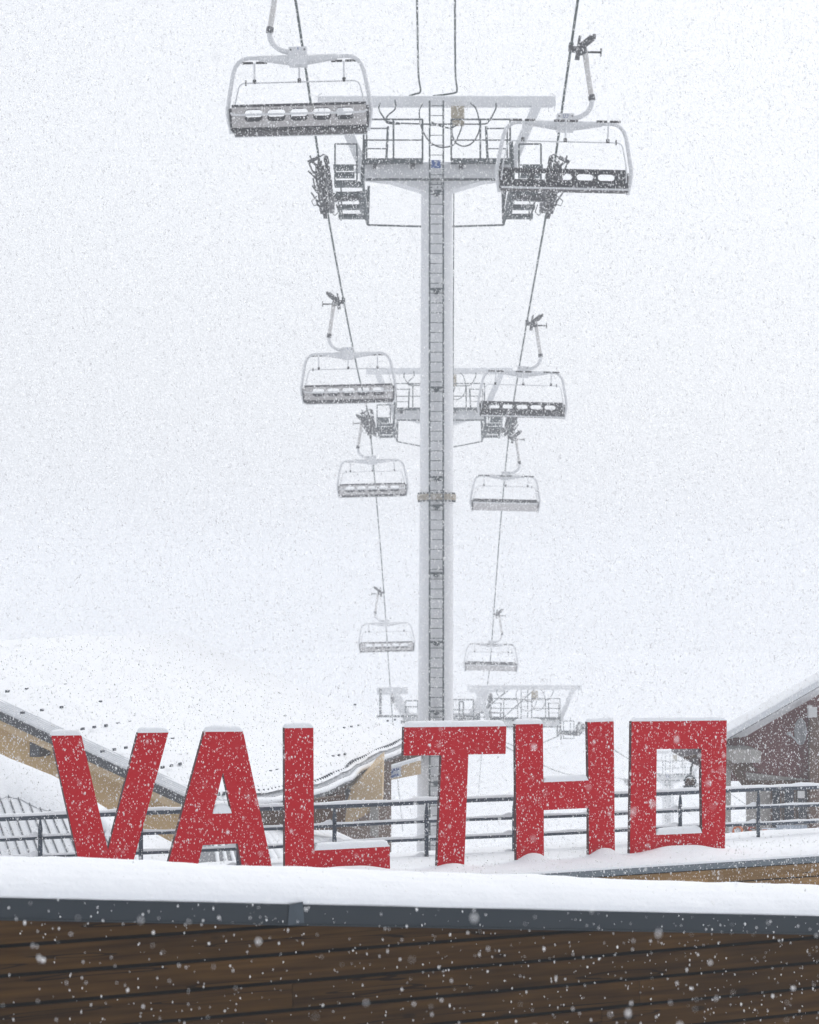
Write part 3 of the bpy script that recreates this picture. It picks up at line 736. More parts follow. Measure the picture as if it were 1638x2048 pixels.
# ------------------------------------------------------------------ chairs
def make_chair():
    root = empty('lift_chair'); X0 = -0.09
    # grip
    g = MB(); g.box((0.0, 0, -0.01), (0.10, 0.30, 0.13)).beam((0.02, 0, -0.05), (0.30, 0, -0.10), 0.16, 0.11)
    g.beam((0.14, 0, -0.28), (0.16, 0, -0.06), 0.10, 0.10).beam((0.15, -0.05, 0.0), (0.19, -0.05, 0.22), 0.06, 0.09).box((0.26, 0, -0.1), (0.16, 0.18, 0.13))
    go = g.build('grip', SHEAVE, root)
    s_ = MB(); s_.tube([(0.14, 0, -0.06), (0.24, 0, 0.02), (0.42, 0, 0.17), (0.47, 0, 0.22)], [0.05, 0.075, 0.075, 0.05], 10)
    for k in range(6):
        p = Vector((0.23, 0, 0.01)).lerp(Vector((0.44, 0, 0.19)), k / 5); s_.tube([p, p + Vector((0.014, 0, 0.012))], 0.085, 10)
    s_.box((0.50, 0, 0.23), (0.07, 0.10, 0.09)); s_.build('spring', SHEAVE, go)
    r_ = MB(); r_.cyl((0.30, 0, -0.11), (0.66, 0, -0.11), 0.024, 8); r_.cyl((0.64, 0, -0.11), (0.665, 0, -0.11), 0.09, 14); r_.build('guide_roller', RUBBER, go)
    # hanger arm
    h = MB(); h.tube([(0.30, 0, -0.06), (0.36, 0, -0.45), (0.42, 0, -0.80), (0.475, 0, -1.10)], [0.062, 0.058, 0.058, 0.06], 12)
    h.build('hanger_arm', RUSTY, root)
    MB().tube([(0.465, 0, -1.04), (0.485, 0, -1.16)], 0.075, 10).build('arm_joint', SHEAVE, root)
    pts = [(0.48, 0, -1.15)]
    for k in range(9):
        a = R(4 + 82 * k / 8); pts.append((0.04 + 0.44 * math.cos(a), 0, -1.19 - 0.37 * math.sin(a)))
    MB().tube(pts + [(-0.02, 0, -1.565)], 0.055, 12).build('hanger_arm', WHITE, root)
    b = MB(); b.box((X0, 0, -1.665), (0.37, 0.30, 0.36)); bo = b.build('damper_box', WHITE, root)
    q = MB()
    for x in (-0.14, 0.14): q.cyl((X0 + x, -0.16, -1.545), (X0 + x, -0.145, -1.545), 0.02, 8)
    for x in (-0.14, 0.14): q.cyl((X0 + x, 0.145, -1.545), (X0 + x, 0.16, -1.545), 0.02, 8)
    q.build('bolt', SHEAVE, bo)['kind'] = 'stuff'
    # bail
    half = [(0.0, -1.68), (0.55, -1.67), (1.02, -1.665), (1.13, -1.69), (1.22, -1.75), (1.29, -1.84), (1.335, -1.97), (1.38, -2.2), (1.43, -2.48), (1.462, -2.68), (1.465, -2.78), (1.45, -2.92), (1.41, -3.12), (1.40, -3.20)]
    path = [(X0 - x, 0, z) for x, z in half[::-1]] + [(X0 + x, 0, z) for x, z in half[1:]]
    MB().tube(path, 0.043, 10).build('bail', WHITE, root)
    for sg in (-1, 1):
        MB().tube([(X0 + sg * 0.17, 0, -1.725), (X0 + sg * 0.80, 0, -1.675)], [0.105, 0.058], 10).build('sleeve', WHITE, root)
    # backrest: pale shell behind, black pad in front, five openings
    tilt = 0.12
    def bk(x, z): return (X0 + x, 0.10 + (z + 3.1) * tilt, z)
    cx = [(-2 + k) * 0.465 for k in range(5)]
    outer = [(-1.37, -3.10), (1.37, -3.10), (1.37, -2.70), (-1.37, -2.70)]
    so = plate('back_shell', [outer] + [rrect(x, -2.865, 0.375, 0.255, 0.09) for x in cx], bk, (0, 0.035, 0), [SHELL], root)
    plate('back_pad', [[(-1.36, -3.09), (1.36, -3.09), (1.36, -2.71), (-1.36, -2.71)]] + [rrect(x, -2.818, 0.365, 0.15, 0.07) for x in cx], lambda x, z: (X0 + x, 0.095 + (z + 3.1) * tilt, z), (0, -0.05, 0), [CUSH], root)
    MB().tube([(X0 - 1.37, 0.13, -2.685), (X0 + 1.37, 0.13, -2.685)], 0.050, 10).build('head_roll', CUSH, root)
    MB().tube([(X0 - 1.42, 0.12, -2.78), (X0 - 1.33, 0.24, -2.86), (X0 - 1.2, 0.27, -2.875), (X0 + 1.2, 0.27, -2.875), (X0 + 1.33, 0.24, -2.86), (X0 + 1.42, 0.12, -2.78)], 0.022, 8).build('rear_tube', WHITE, root)
    for sg in (-1, 1):
        MB().beam((X0 + sg * 1.40, 0.16, -2.72), (X0 + sg * 1.38, -0.02, -3.16), 0.05, 0.10).build('side_bracket', CUSH, root)
    # raised safety bar: thin hoop, three stalks with foot rests
    MB().tube([(X0 - 1.36, -0.06, -2.95), (X0 - 1.335, -0.16, -2.60), (X0 - 1.25, -0.22, -2.22), (X0 - 1.21, -0.23, -2.15), (X0 - 1.14, -0.23, -2.12), (X0 + 1.14, -0.23, -2.12), (X0 + 1.21, -0.23, -2.15), (X0 + 1.25, -0.22, -2.22), (X0 + 1.335, -0.16, -2.60), (X0 + 1.36, -0.06, -2.95)], 0.015, 8).build('safety_bar', WHITE, root)
    for k, x in enumerate((-0.92, 0.0, 0.92)):
        st = MB().tube([(X0 + x, -0.24, -2.08), (X0 + x, -0.30, -1.70)], 0.020, 8).build('stalk', WHITE, root)
        f = MB(); f.cyl((X0 + x - 0.26, -0.32, -1.685), (X0 + x - 0.03, -0.32, -1.685), 0.026, 8); f.cyl((X0 + x + 0.03, -0.32, -1.685), (X0 + x + 0.26, -0.32, -1.685), 0.026, 8); f.build('foot_rest', RUBBER, st)
        MB().tube([(X0 + x, -0.24, -2.13), (X0 + x, -0.24, -2.05)], 0.038, 8).build('knob', RUBBER, st)
    MB().beam((X0 + 1.10, -0.23, -2.17), (X0 + 1.10, -0.23, -2.06), 0.03, 0.03).build('stop', RUBBER, root)
    return root
def add_seat(root, folded):
    X0 = -0.09
    s = empty('seat', parent=root); s.location = (X0, 0.07, -3.10)
    m_ = MB(); m_.box((0, -0.27, -0.012), (2.74, 0.54, 0.075)); cu = m_.build('cushion', CUSH, s)
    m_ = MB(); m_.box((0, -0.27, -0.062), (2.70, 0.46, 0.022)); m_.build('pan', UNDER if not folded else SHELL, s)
    m_ = MB(); m_.tube([(-1.37, -0.51, -0.065), (1.37, -0.51, -0.065)], 0.026, 8); m_.build('seat_tube', WHITE, s)
    if folded: s.rotation_euler.x = R(-40)
    return s
proto = make_chair(); proto_f = copy_tree(proto)
add_seat(proto, False); add_seat(proto_f, True)
GC = 'empty chairs on the lift'
CH = [  # side, distance, rope height, folded seat, label
 (-1, 46, 12.76, 0, 'largest empty lift chair, upper left, grey back turned to us'),
 (1, 49, 12.05, 0, 'empty lift chair at upper right with the blue number on its white box'),
 (-1, 70, 9.33, 0, 'second empty chair down the left rope, below the tower head'),
 (1, 74.6, 9.22, 0, 'second empty chair down the right rope, five openings in its black back'),
 (-1, 94, 7.5, 0, 'third empty chair down the left rope, hanging just past the foggy tower'),
 (1, 95, 6.9, 1, 'third empty chair down the right rope, seat folded up'),
 (-1, 118, 0.45, 0, 'fourth empty chair down the left rope, pale in fog above the snowy roof'),
 (1, 123, -0.74, 1, 'fourth empty chair down the right rope, pale in fog above the forked tower'),
 (1, 147, -6.9, 1, 'faintest empty chair, just showing under the bar of the letter T'),
]
used = {0: False, 1: False}
for i, (sg, d, z, fo, lab) in enumerate(CH):
    src = proto_f if fo else proto
    if used[fo]:
        o = empty('lift_chair')
        for chd in list(src.children):
            if chd.name.startswith('digit'): continue
            copy_tree(chd, o)
    else: o = src; used[fo] = True
    CH[i] = (o,) + CH[i][1:]
    o.name = 'lift_chair'
    o.location = (LX(d) if sg < 0 else RX(d), d, z)
    o.rotation_euler = (0, R(1.35) if sg > 0 else R(-1.35), R(180 if sg < 0 else 0) + R(rnd.uniform(-0.8, 0.8)))
    if sg < 0: o.rotation_euler[1] = R(1.35)
    tag(o, lab, 'chairlift chair', GC)
# numbers on the white boxes
def number(o, body, front):
    y = -0.153 if front else 0.153
    m_ = Matrix.Translation((-0.09, y, -1.528)) @ (Matrix.Identity(4) if front else Matrix.Rotation(R(180), 4, 'Z')) @ Matrix.Rotation(R(90), 4, 'X')
    text_mesh('box_number', body, 0.095, BLUE, m_, o)
number(CH[1][0], '111', True); number(CH[0][0], '4', False); number(CH[2][0], '5', False)
MB().box((-0.09, -0.153, -1.578), (0.10, 0.004, 0.012)).build('number_underline', BLUE, CH[1][0])

# ------------------------------------------------------------------ chalet on the left
C0 = at(402, 1608, 36.0); RW = Vector((0.23, 0.97, 0)).normalized(); RT = Vector((-0.97, 0.23, 0)).normalized()
SLP = 0.42
def roof(t, w, dz=0.0): return C0 + RT * t + RW * w + Vector((0, 0, SLP * t + dz))
chalet = empty('chalet', C0 + RT * 2.7 + RW * 8 + Vector((0, 0, -7)))
org_c = chalet.location.copy()
tag(chalet, 'ochre walled chalet on the left with a broad snow covered sheet roof', 'building')
def cpart(mb, name, m, parent=None):
    mb.v = [tuple(Vector(p) - org_c) for p in mb.v]
    return mb.build(name, m, parent or chalet)
def eave_t(w):
    ks = [(-0.5, 0.02), (0, 0.0), (1.2, -0.15), (3, -0.36), (5.4, -0.47), (7.5, -0.38), (9.4, -0.2), (12, -0.06), (15.6, 0.1), (17, 0.1)]
    for (a, ta), (b, tb) in zip(ks[:-1], ks[1:]):
        if a <= w <= b: q = (w - a) / (b - a); return ta + (tb - ta) * (q * q * (3 - 2 * q))
    return 0.1
TR_ = 5.55
rows = []   # snow on the main slope
for w in np.arange(0.55, 15.75, 0.16):
    rw = []
    for k in range(46):
        t0 = eave_t(w) + 0.03 + 0.03 * fbm(w * 2.5, 4.0); t = t0 + (TR_ - t0) * k / 45
        depth = -0.03 + 0.19 * min(1, max(0.0, (w - 0.55 + 0.25 * fbm(t * 1.1, 7.0)) / 1.6)) ** 0.7 * (1 + 0.35 * fbm(t * 0.7, w * 0.5)) * min(1, 0.45 + (t - t0) / 0.6)
        if w > 15: depth *= max(0.0, (15.75 - w) / 0.75)
        rw.append(roof(t, w, 0.035 + depth) - org_c)
    rows.append(rw)
roofo = grid_mesh('roof_snow', rows, SNOW, chalet)
# corrugated sheets
cm = MB()
nw = 120
vs_ = []; fs = []
for i in range(nw * 4 + 1):
    w = -0.05 + 15.8 * i / (nw * 4); dz = 0.04 * (1 if (i % 4) in (1, 2) else 0)
    vs_ += [roof(eave_t(w), w, dz), roof(TR_, w, dz)]
for i in range(nw * 4): fs.append((2 * i, 2 * i + 2, 2 * i + 3, 2 * i + 1))
cm.add(vs_, fs)
cpart(cm, 'roof_sheet', mat('snow_dusted_sheet', (0.55, 0.57, 0.60), 0.6, var=0.6, vscale=3, vcol=(0.78, 0.79, 0.81)))
# back slope
bk_ = MB(); A, B = roof(TR_, -0.05, 0.03), roof(TR_, 15.75, 0.03)
bk_.add([A, B, B + RT * 5.6 - Vector((0, 0, 2.3)), A + RT * 5.6 - Vector((0, 0, 2.3))], [(0, 1, 2, 3)]); cpart(bk_, 'roof_snow', SNOW)
# gutter profile at the eave: the open ends of the corrugation
en = MB()
for k in range(78):
    w = 0.05 + 15.4 * k / 78
    p = roof(eave_t(w) + 0.10, w, 0.10); en.box(p, (0.05, 0.07, 0.06))
rim = MB(); rim.tube([roof(eave_t(w) - 0.04, w, 0.0) for w in np.arange(0.0, 15.6, 0.2)], [0.055 + 0.012 * fbm(w * 2.0, 3.0) for w in np.arange(0.0, 15.6, 0.2)], 8); cpart(rim, 'gutter_snow', SNOW)
rim = MB(); rim.tube([roof(eave_t(w) - 0.03, w, -0.075) for w in np.arange(0.0, 15.6, 0.2)], 0.045, 8); cpart(rim, 'gutter', SOFFIT)
eo = cpart(en, 'corrugation_end', SEAM); eo['kind'] = 'stuff'
# verge: dark board, pale band below
vg = MB(); vg.beam(roof(-0.02, -0.08, -0.06), roof(TR_, -0.08, -0.06), 0.05, 0.13); cpart(vg, 'verge_board', SOFFIT)
vg = MB(); vg.beam(roof(0.05, 0.02, -0.20), roof(TR_, 0.02, -0.20), 0.06, 0.13); cpart(vg, 'barge_board', PLASTER2)
# walls: gable wall under the verge, side wall under the eave
gw = MB(); w0 = 0.45
gw.prism([roof(0.55, w0, -0.16), roof(TR_, w0, -0.16), roof(TR_, w0, -9.3), roof(0.55, w0, 0) + Vector((0, 0, -7))], RW * 0.2); cpart(gw, 'gable_wall', PLASTER)
sw = MB(); a_ = roof(0.60, w0 + 0.2, -0.2); b_ = roof(0.60, 15.2, -0.2)
sw.prism([a_, b_, b_ - Vector((0, 0, 7)), a_ - Vector((0, 0, 7))], RT * 0.2); cpart(sw, 'side_wall', BROWN)
for t in (1.25, 2.85, 4.4):
    bm_ = MB(); bm_.beam(roof(t, 0.0, -0.37), roof(t, 0.7, -0.37), 0.17, 0.24); cpart(bm_, 'purlin_end', SOFFIT)
# rows of snow stops poking through the snow
sg_ = MB()
for (px0, py0, px1, py1, n_) in ((15, 1385, 130, 1372, 4), (45, 1428, 240, 1400, 6), (165, 1460, 330, 1436, 8), (205, 1505, 275, 1494, 4), (325, 1537, 395, 1523, 5), (345, 1480, 420, 1468, 4), (490, 1500, 560, 1490, 5), (515, 1550, 580, 1537, 6), (630, 1521, 690, 1510, 6), (630, 1467, 790, 1441, 12), (505, 1440, 570, 1434, 2), (660, 1418, 710, 1411, 4)):
    for k in range(n_):
        f = k / max(1, n_ - 1); px, py = px0 + (px1 - px0) * f, py0 + (py1 - py0) * f
        # point of the slope seen along this direction
        dr = Vector(((px - 819) / F, 1, (HZ - py) / F)); nrm = Vector((-RT.x * SLP, -RT.y * SLP, 1))
        tt = nrm.dot(C0 + Vector((0, 0, 0.15))) / nrm.dot(dr); p = dr * tt
        m3 = Matrix((RW, RT, Vector((0, 0, 1)))).transposed()
        sg_.box(p + Vector((0, 0, 0.02)), (0.10 if k % 3 else 0.13, 0.03, 0.04), m3)
so_ = cpart(sg_, 'snow_stop', SEAM); so_['kind'] = 'stuff'
# downpipe and pale bay on the right side of the chalet
def bay_pt(px, py, Y): return at(px, py, Y)
by = MB(); by.prism([bay_pt(690, 1585, 44), bay_pt(722, 1558, 44), bay_pt(766, 1520, 44), bay_pt(764, 1612, 44), bay_pt(690, 1652, 44)], (0, 2.5, 0)); cpart(by, 'bay_wall', PLASTER2)
by = MB(); by.tube([bay_pt(697, 1578, 43.6), bay_pt(690, 1600, 43.6), bay_pt(684, 1650, 43.6)], 0.05, 8); cpart(by, 'downpipe', SOFFIT)
by = MB(); by.prism([bay_pt(740, 1616, 43.9), bay_pt(757, 1606, 43.9), bay_pt(757, 1676, 43.9), bay_pt(740, 1672, 43.9)], (0, 0.3, 0)); cpart(by, 'bay_post', GREYWALL)
# wing behind: brown gable bit, snow ledge, pale band with blue lettering
wg = MB(); wg.prism([at(758, 1530, 57), at(840, 1462, 57), at(840, 1530, 57)], (0, 1, 0)); cpart(wg, 'wing_gable', BROWN)
wg = MB(); wg.beam(at(770, 1537, 56.4), at(842, 1516, 56.4), 0.5, 0.07); cpart(wg, 'wing_ledge', SNOW)
wg = MB(); wg.prism([at(752, 1540, 56.6), at(842, 1520, 56.6), at(842, 1548, 56.6), at(752, 1566, 56.6)], (0, 0.4, 0)); cpart(wg, 'wing_band', PLASTER2)
wg = MB(); wg.prism([at(772, 1538, 56.5), at(802, 1531, 56.5), at(802, 1553, 56.5), at(772, 1559, 56.5)], (0, 0.06, 0)); cpart(wg, 'wing_sign', PALE)
wg = MB()
for (a, b) in (((777, 1555), (786, 1540)), ((781, 1554), (797, 1549)), ((786, 1540), (798, 1538))): wg.beam(at(*a, 56.44), at(*b, 56.44), 0.03, 0.05)
cpart(wg, 'sign_stroke', BLUE)

# lean-to roof with standing seams in front of the chalet, with a drift on its upper half
lean = empty('lean_to_roof', at(150, 1700, 33)); ol = lean.location.copy()
tag(lean, 'low seamed metal roof with a snow drift, lower left behind the railing', 'roof')
LT = [(-90, 1480), (0, 1513), (60, 1538), (115, 1563), (200, 1614), (245, 1642), (345, 1694), (460, 1745)]
def lean_pt(a, b): # a: left to right 0..1, b: top to bottom 0..1
    px = -80 + 500 * a; py = LT[-1][1]
    for (x0, y0), (x1, y1) in zip(LT[:-1], LT[1:]):
        if x0 <= px <= x1: py = y0 + (y1 - y0) * (px - x0) / (x1 - x0)
    return at(px, py, 35.6 - 0.6 * a).lerp(at(25 + 510 * a, 1800, 32.5), b)
grid_mesh('sheet', [[lean_pt(i / 48, j / 6) - ol for j in range(7)] for i in range(49)], mat('frosted_sheet', (0.72, 0.74, 0.77), 0.6), lean)
for k in range(25):
    a = 0.012 + k / 25.0
    m_ = MB(); m_.tube([lean_pt(a, j / 8) - ol + Vector((0, 0, 0.012)) for j in range(9)], 0.012, 5); m_.build('seam', ROOFM, lean)
rows = []
for i in range(90):
    a = i / 89; rw = []
    lim = 0.33 + 0.04 * fbm(a * 9, 1.0) + 0.66 * min(1, max(0, (a - 0.50) / 0.08))
    for j in range(24):
        f = j / 23; b = lim * f; p = lean_pt(a, b)
        rise = 0.10 * (1 - f ** 5) * (1 - (1 - f) ** 8) + 0.03 * (1 - f)
        rw.append(p - ol + Vector((0, 0, rise + 0.012 + 0.025 * fbm(a * 7, b * 4) * (1 - f))))
    rows.append(rw)
grid_mesh('snow_drift', rows, SNOW, lean)

# porch roof on the side of the chalet
por = empty('porch_roof', at(580, 1690, 34)); op = por.location.copy()
tag(por, 'small ribbed porch roof striped with snow, behind the letters A and L', 'roof')
def por_pt(a, b):
    top = at(395, 1642, 34.5).lerp(at(640, 1652, 37.0), a); bot = at(395, 1790, 32.0).lerp(at(800, 1722, 34.0), a)
    return top.lerp(bot, b)
grid_mesh('sheet', [[por_pt(i / 20, j / 10) - op for j in range(11)] for i in range(21)], ROOFM, por)
for k in range(22):
    a = (k + 0.5) / 22
    if a < 0.10: continue
    wdt = 0.03 + 0.06 * min(1, max(0, (a - 0.25) / 0.35)); rows = []
    for i in range(16):
        b = i / 15; p = por_pt(a, b); rows.append([p - op + Vector((-math.cos(math.pi * j / 4) * wdt, 0, 0.004 + math.sin(math.pi * j / 4) * 0.03)) for j in range(5)])
    grid_mesh('snow_strip', rows, SNOW, por)
m_ = MB(); m_.prism([at(400, 1632, 35.5) - op, at(690, 1590, 35.5) - op, at(690, 1660, 35.5) - op, at(400, 1660, 35.5) - op], (0, 0.2, 0)); m_.build('back_board', BROWN, por)

# ------------------------------------------------------------------ house on the right
YR = 45.0
house = empty('timber_house', at(1600, 1960, YR)); oh = house.location.copy()
tag(house, 'maroon timber house with a sloping snowy roof edge at the right', 'building')
def hp(px, py, dy=0.0): return at(px, py, YR + dy) - oh
m_ = MB(); m_.prism([hp(1448, 1476), hp(1720, 1320), hp(1900, 1422), hp(1900, 1562), hp(1448, 1562)], (5, 7, 0)); m_.build('upper_wall', MAROON, house)
m_ = MB(); m_.prism([hp(1492, 1545, -0.05), hp(1622, 1560, -0.05), hp(1622, 1960, -0.05), hp(1492, 1960, -0.05)], (4, 6, 0)); m_.build('lower_wall', GREYWALL, house)
m_ = MB(); m_.prism([hp(1618, 1545, -0.02), hp(1900, 1545, -0.02), hp(1900, 1960, -0.02), hp(1618, 1960, -0.02)], (4, 6, 0)); m_.build('lower_wall', MAROON, house)
m_ = MB(); m_.beam(hp(1430, 1479, -0.5), hp(1722, 1312, -0.5), 1.2, 0.10); ro = m_.build('roof_edge', SOFFIT, house)
m_ = MB(); m_.beam(hp(1722, 1312, -0.5), hp(1960, 1448, -0.5), 1.2, 0.10); m_.build('roof_edge', ROOFM, house)
m_ = MB(); m_.beam(hp(1428, 1486, -1.14), hp(1722, 1318.5, -1.14), 0.05, 0.11); m_.build('barge_board', mat('frosted_board', (0.70, 0.72, 0.75), 0.8), house)
rows = []
for i in range(60):
    f = i / 59; p = hp(1426, 1480, -0.5).lerp(hp(1722, 1311, -0.5), f)
    rows.append([p + Vector((0, -math.cos(math.pi * j / 8) * 0.64, 0.05 + math.sin(math.pi * j / 8) ** 0.5 * 0.06 * (1 + 0.3 * fbm(f * 9, j * 0.3)))) for j in range(9)])
grid_mesh('snow_cap', rows, SNOW, ro)
m_ = MB(); a = at(1722, 1311, YR - 1.1) - oh; b = at(1722, 1311, YR - 1.1) + Vector((6.5, 9, 0)) - oh; c2 = hp(1426, 1480, -1.1); d2 = c2 + Vector((6.5, 9, 0))
m_.add([c2, a, b, d2], [(0, 1, 2, 3)]); m_.build('roof_snow', SNOW, house)
m_ = MB(); m_.box(hp(1628, 1700, -0.25), (0.20, 0.20, 5.4)); m_.build('post', POSTW, house)
# balcony end, bracket and beams at the left corner
m_ = MB(); m_.box(hp(1482, 1508, -0.9), (0.52, 1.7, 0.22)); m_.build('balcony_slab', GREYWALL, house)
m_ = MB(); m_.box(hp(1476, 1527, -0.8), (0.36, 1.5, 0.14)); m_.box(hp(1484, 1536, -0.5), (0.44, 1.2, 0.05)); m_.build('balcony_beam', BROWN, house)
m_ = MB(); m_.beam(hp(1470, 1535, -0.5), hp(1498, 1578, -0.2), 0.10, 0.13); m_.build('bracket', BROWN, house)
m_ = MB(); m_.box(hp(1456, 1640, -0.3), (0.10, 0.12, 2.4)); m_.build('corner_post', GREYWALL, house)
# eave corner reaching behind the letter O
m_ = MB(); m_.prism([hp(1374, 1497, 3), hp(1450, 1478, 3), hp(1450, 1534, 3), hp(1392, 1531, 3), hp(1376, 1522, 3)], (0, 3, 0)); m_.build('eave_corner', mat('grey_eave', (0.16, 0.14, 0.15), 0.8, var=0.5, vscale=4), house)
m_ = MB(); m_.beam(hp(1368, 1516, 3), hp(1392, 1512, 3), 0.12, 0.06); m_.build('purlin_end', BROWN, house)
# door and windows under the post beam
for (x0, y0, x1, y1) in ((1542, 1572, 1562, 1676), (1566, 1574, 1590, 1674), (1594, 1576, 1616, 1640)):
    wd = MB().box((hp(x0, y0, -0.10) + hp(x1, y1, -0.10)) / 2, ((x1 - x0) / F * YR, 0.10, (y1 - y0) / F * YR)).build('window', POSTW, house)
    MB().box((hp(x0, y0, -0.16) + hp(x1, y1, -0.16)) / 2, ((x1 - x0 - 5) / F * YR, 0.05, (y1 - y0 - 6) / F * YR)).build('pane', GLASS, wd)
m_ = MB(); m_.box((hp(1595, 1582, -0.22) + hp(1609, 1596, -0.22)) / 2, (0.14, 0.04, 0.14)); m_.build('notice', SIGNW, house)
m_ = MB(); m_.beam(hp(1500, 1566, -0.1), hp(1625, 1566, -0.1), 0.1, 0.10); m_.build('lintel', BROWN, house)
lampb = MB(); lampb.box(hp(1619.5, 1423, -0.45), (0.075, 0.16, 0.24)); lampb.box(hp(1628, 1424, -0.38), (0.10, 0.10, 0.20))
lb = lampb.build('floodlight_box', SIGNW); lb.location = oh; tag(lb, 'small white box lamp high on the maroon wall', 'lamp')
# satellite dish
dish = empty('satellite_dish', at(1600, 1478, YR - 0.3)); od = dish.location
tag(dish, 'grey satellite dish with long feed arm on the maroon wall', 'satellite dish')
vs_ = []; fs = []; n = 20
m3 = Euler((R(0), R(14), R(-70))).to_matrix()
for i in range(6):
    r_ = i / 5
    for k in range(n):
        a = 2 * math.pi * k / n
        vs_.append(m3 @ Vector((0.24 * r_ * math.cos(a), -0.09 * (r_ * r_) + 0.05, 0.27 * r_ * math.sin(a))) + Vector((0.0, -0.25, 0.16)))
for i in range(5):
    for k in range(n): fs.append((i * n + k, i * n + (k + 1) % n, (i + 1) * n + (k + 1) % n, (i + 1) * n + k))
m_ = MB(); m_.add(vs_, fs, 0, True); do = m_.build('reflector', DISHM, dish)
so2 = do.modifiers.new('thickness', 'SOLIDIFY'); so2.thickness = 0.012
m_ = MB(); m_.cyl((-0.04, -0.30, -0.09), (-0.30, -0.55, 0.13), 0.018, 8); m_.box((-0.31, -0.56, 0.14), (0.07, 0.07, 0.06)); m_.build('feed_arm', DISHM, dish)
m_ = MB(); m_.cyl((-0.02, -0.26, -0.06), (0.05, -0.05, 0.05), 0.022, 8); m_.cyl((0.05, 0.0, -0.1), (0.05, 0.0, 0.15), 0.03, 8); m_.cyl((0.05, 0.0, 0.05), (0.05, 0.33, 0.05), 0.025, 8); m_.build('mount', DISHM, dish)

# low banner fence with posters at the foot of the house
YB = 40.0
def poster(x0, y0, x1, y1, m, lab, extra=None):
    c_ = (at(x0, y0, YB) + at(x1, y1, YB)) / 2
    e_ = empty('poster', (c_.x, YB, at(0, y1, YB).z)); tag(e_, lab, 'poster', 'posters at the foot of the house')
    w, h = (x1 - x0) / F * YB, (y1 - y0) / F * YB
    MB().box((0, 0, h / 2), (w, 0.03, h)).build('board', m, e_)
    for q in (-1, 1): MB().box((q * (w / 2 - 0.03), 0.04, -0.9), (0.04, 0.04, 2.2)).build('stake', POSTW, e_)
    if extra: extra(e_, w, h)
def ring(e_, w, h):
    pts = [(0.16 * w + 0.34 * w * math.cos(2 * math.pi * k / 24), -0.03, h / 2 + 0.42 * h * math.sin(2 * math.pi * k / 24)) for k in range(25)]
    MB().tube(pts, 0.022, 6).build('printed_ring', ORANGE, e_)
def flecks(e_, w, h):
    for k in range(7): MB().box((rnd.uniform(-0.4, 0.4) * w, -0.019, rnd.uniform(0.2, 0.85) * h), (rnd.uniform(0.04, 0.1), 0.004, rnd.uniform(0.03, 0.07))).build('printed_patch', [REDP, ORANGE, SIGNW, BLUE][k % 4], e_)
poster(1458, 1650, 1484, 1678, PALE, 'pale poster with an orange ring below the railing right of letter O', ring)
poster(1485, 1652, 1512, 1678, DARKP, 'dark poster between the ring poster and the red and orange one', flecks)
poster(1524, 1656, 1552, 1678, PALE, 'pale poster with red and orange patches near the railing post', flecks)
poster(1553, 1650, 1614, 1678, mat('grey_blue_print', (0.42, 0.47, 0.55), 0.7, var=0.5, vscale=5), 'wide grey blue banner at the foot of the maroon house')

# old chair ornament hanging from the eave
orn = empty('hanging_chair_ornament', at(1383, 1582, YR + 2)); oo = orn.location.copy()
tag(orn, 'old round-backed lift chair hung as decoration, seen through the letter O', 'ornament')
def opx(px, py, dy=0.0): return at(px, py, YR + 2 + dy) - oo
MB().tube([opx(1389, 1522), opx(1385, 1527), opx(1382, 1536), opx(1381, 1550)], 0.022, 8).build('hook', GALV, orn)
MB().tube([opx(1380 + 11 * math.cos(R(200 - 220 * k / 16)), 1563 - 11 * math.sin(R(200 - 220 * k / 16))) for k in range(17)], 0.016, 8).build('hoop', GALV, orn)
MB().box(opx(1380, 1567, 0.05), (0.20, 0.08, 0.10)).box(opx(1376, 1561, 0.05), (0.07, 0.07, 0.09)).box(opx(1385, 1561, 0.05), (0.07, 0.07, 0.09)).build('cushion', BROWN, orn)
MB().beam(opx(1366, 1573), opx(1394, 1572), 0.16, 0.03).box(opx(1370, 1578), (0.02, 0.1, 0.09)).box(opx(1390, 1578), (0.02, 0.1, 0.09)).build('bench', GALV, orn)

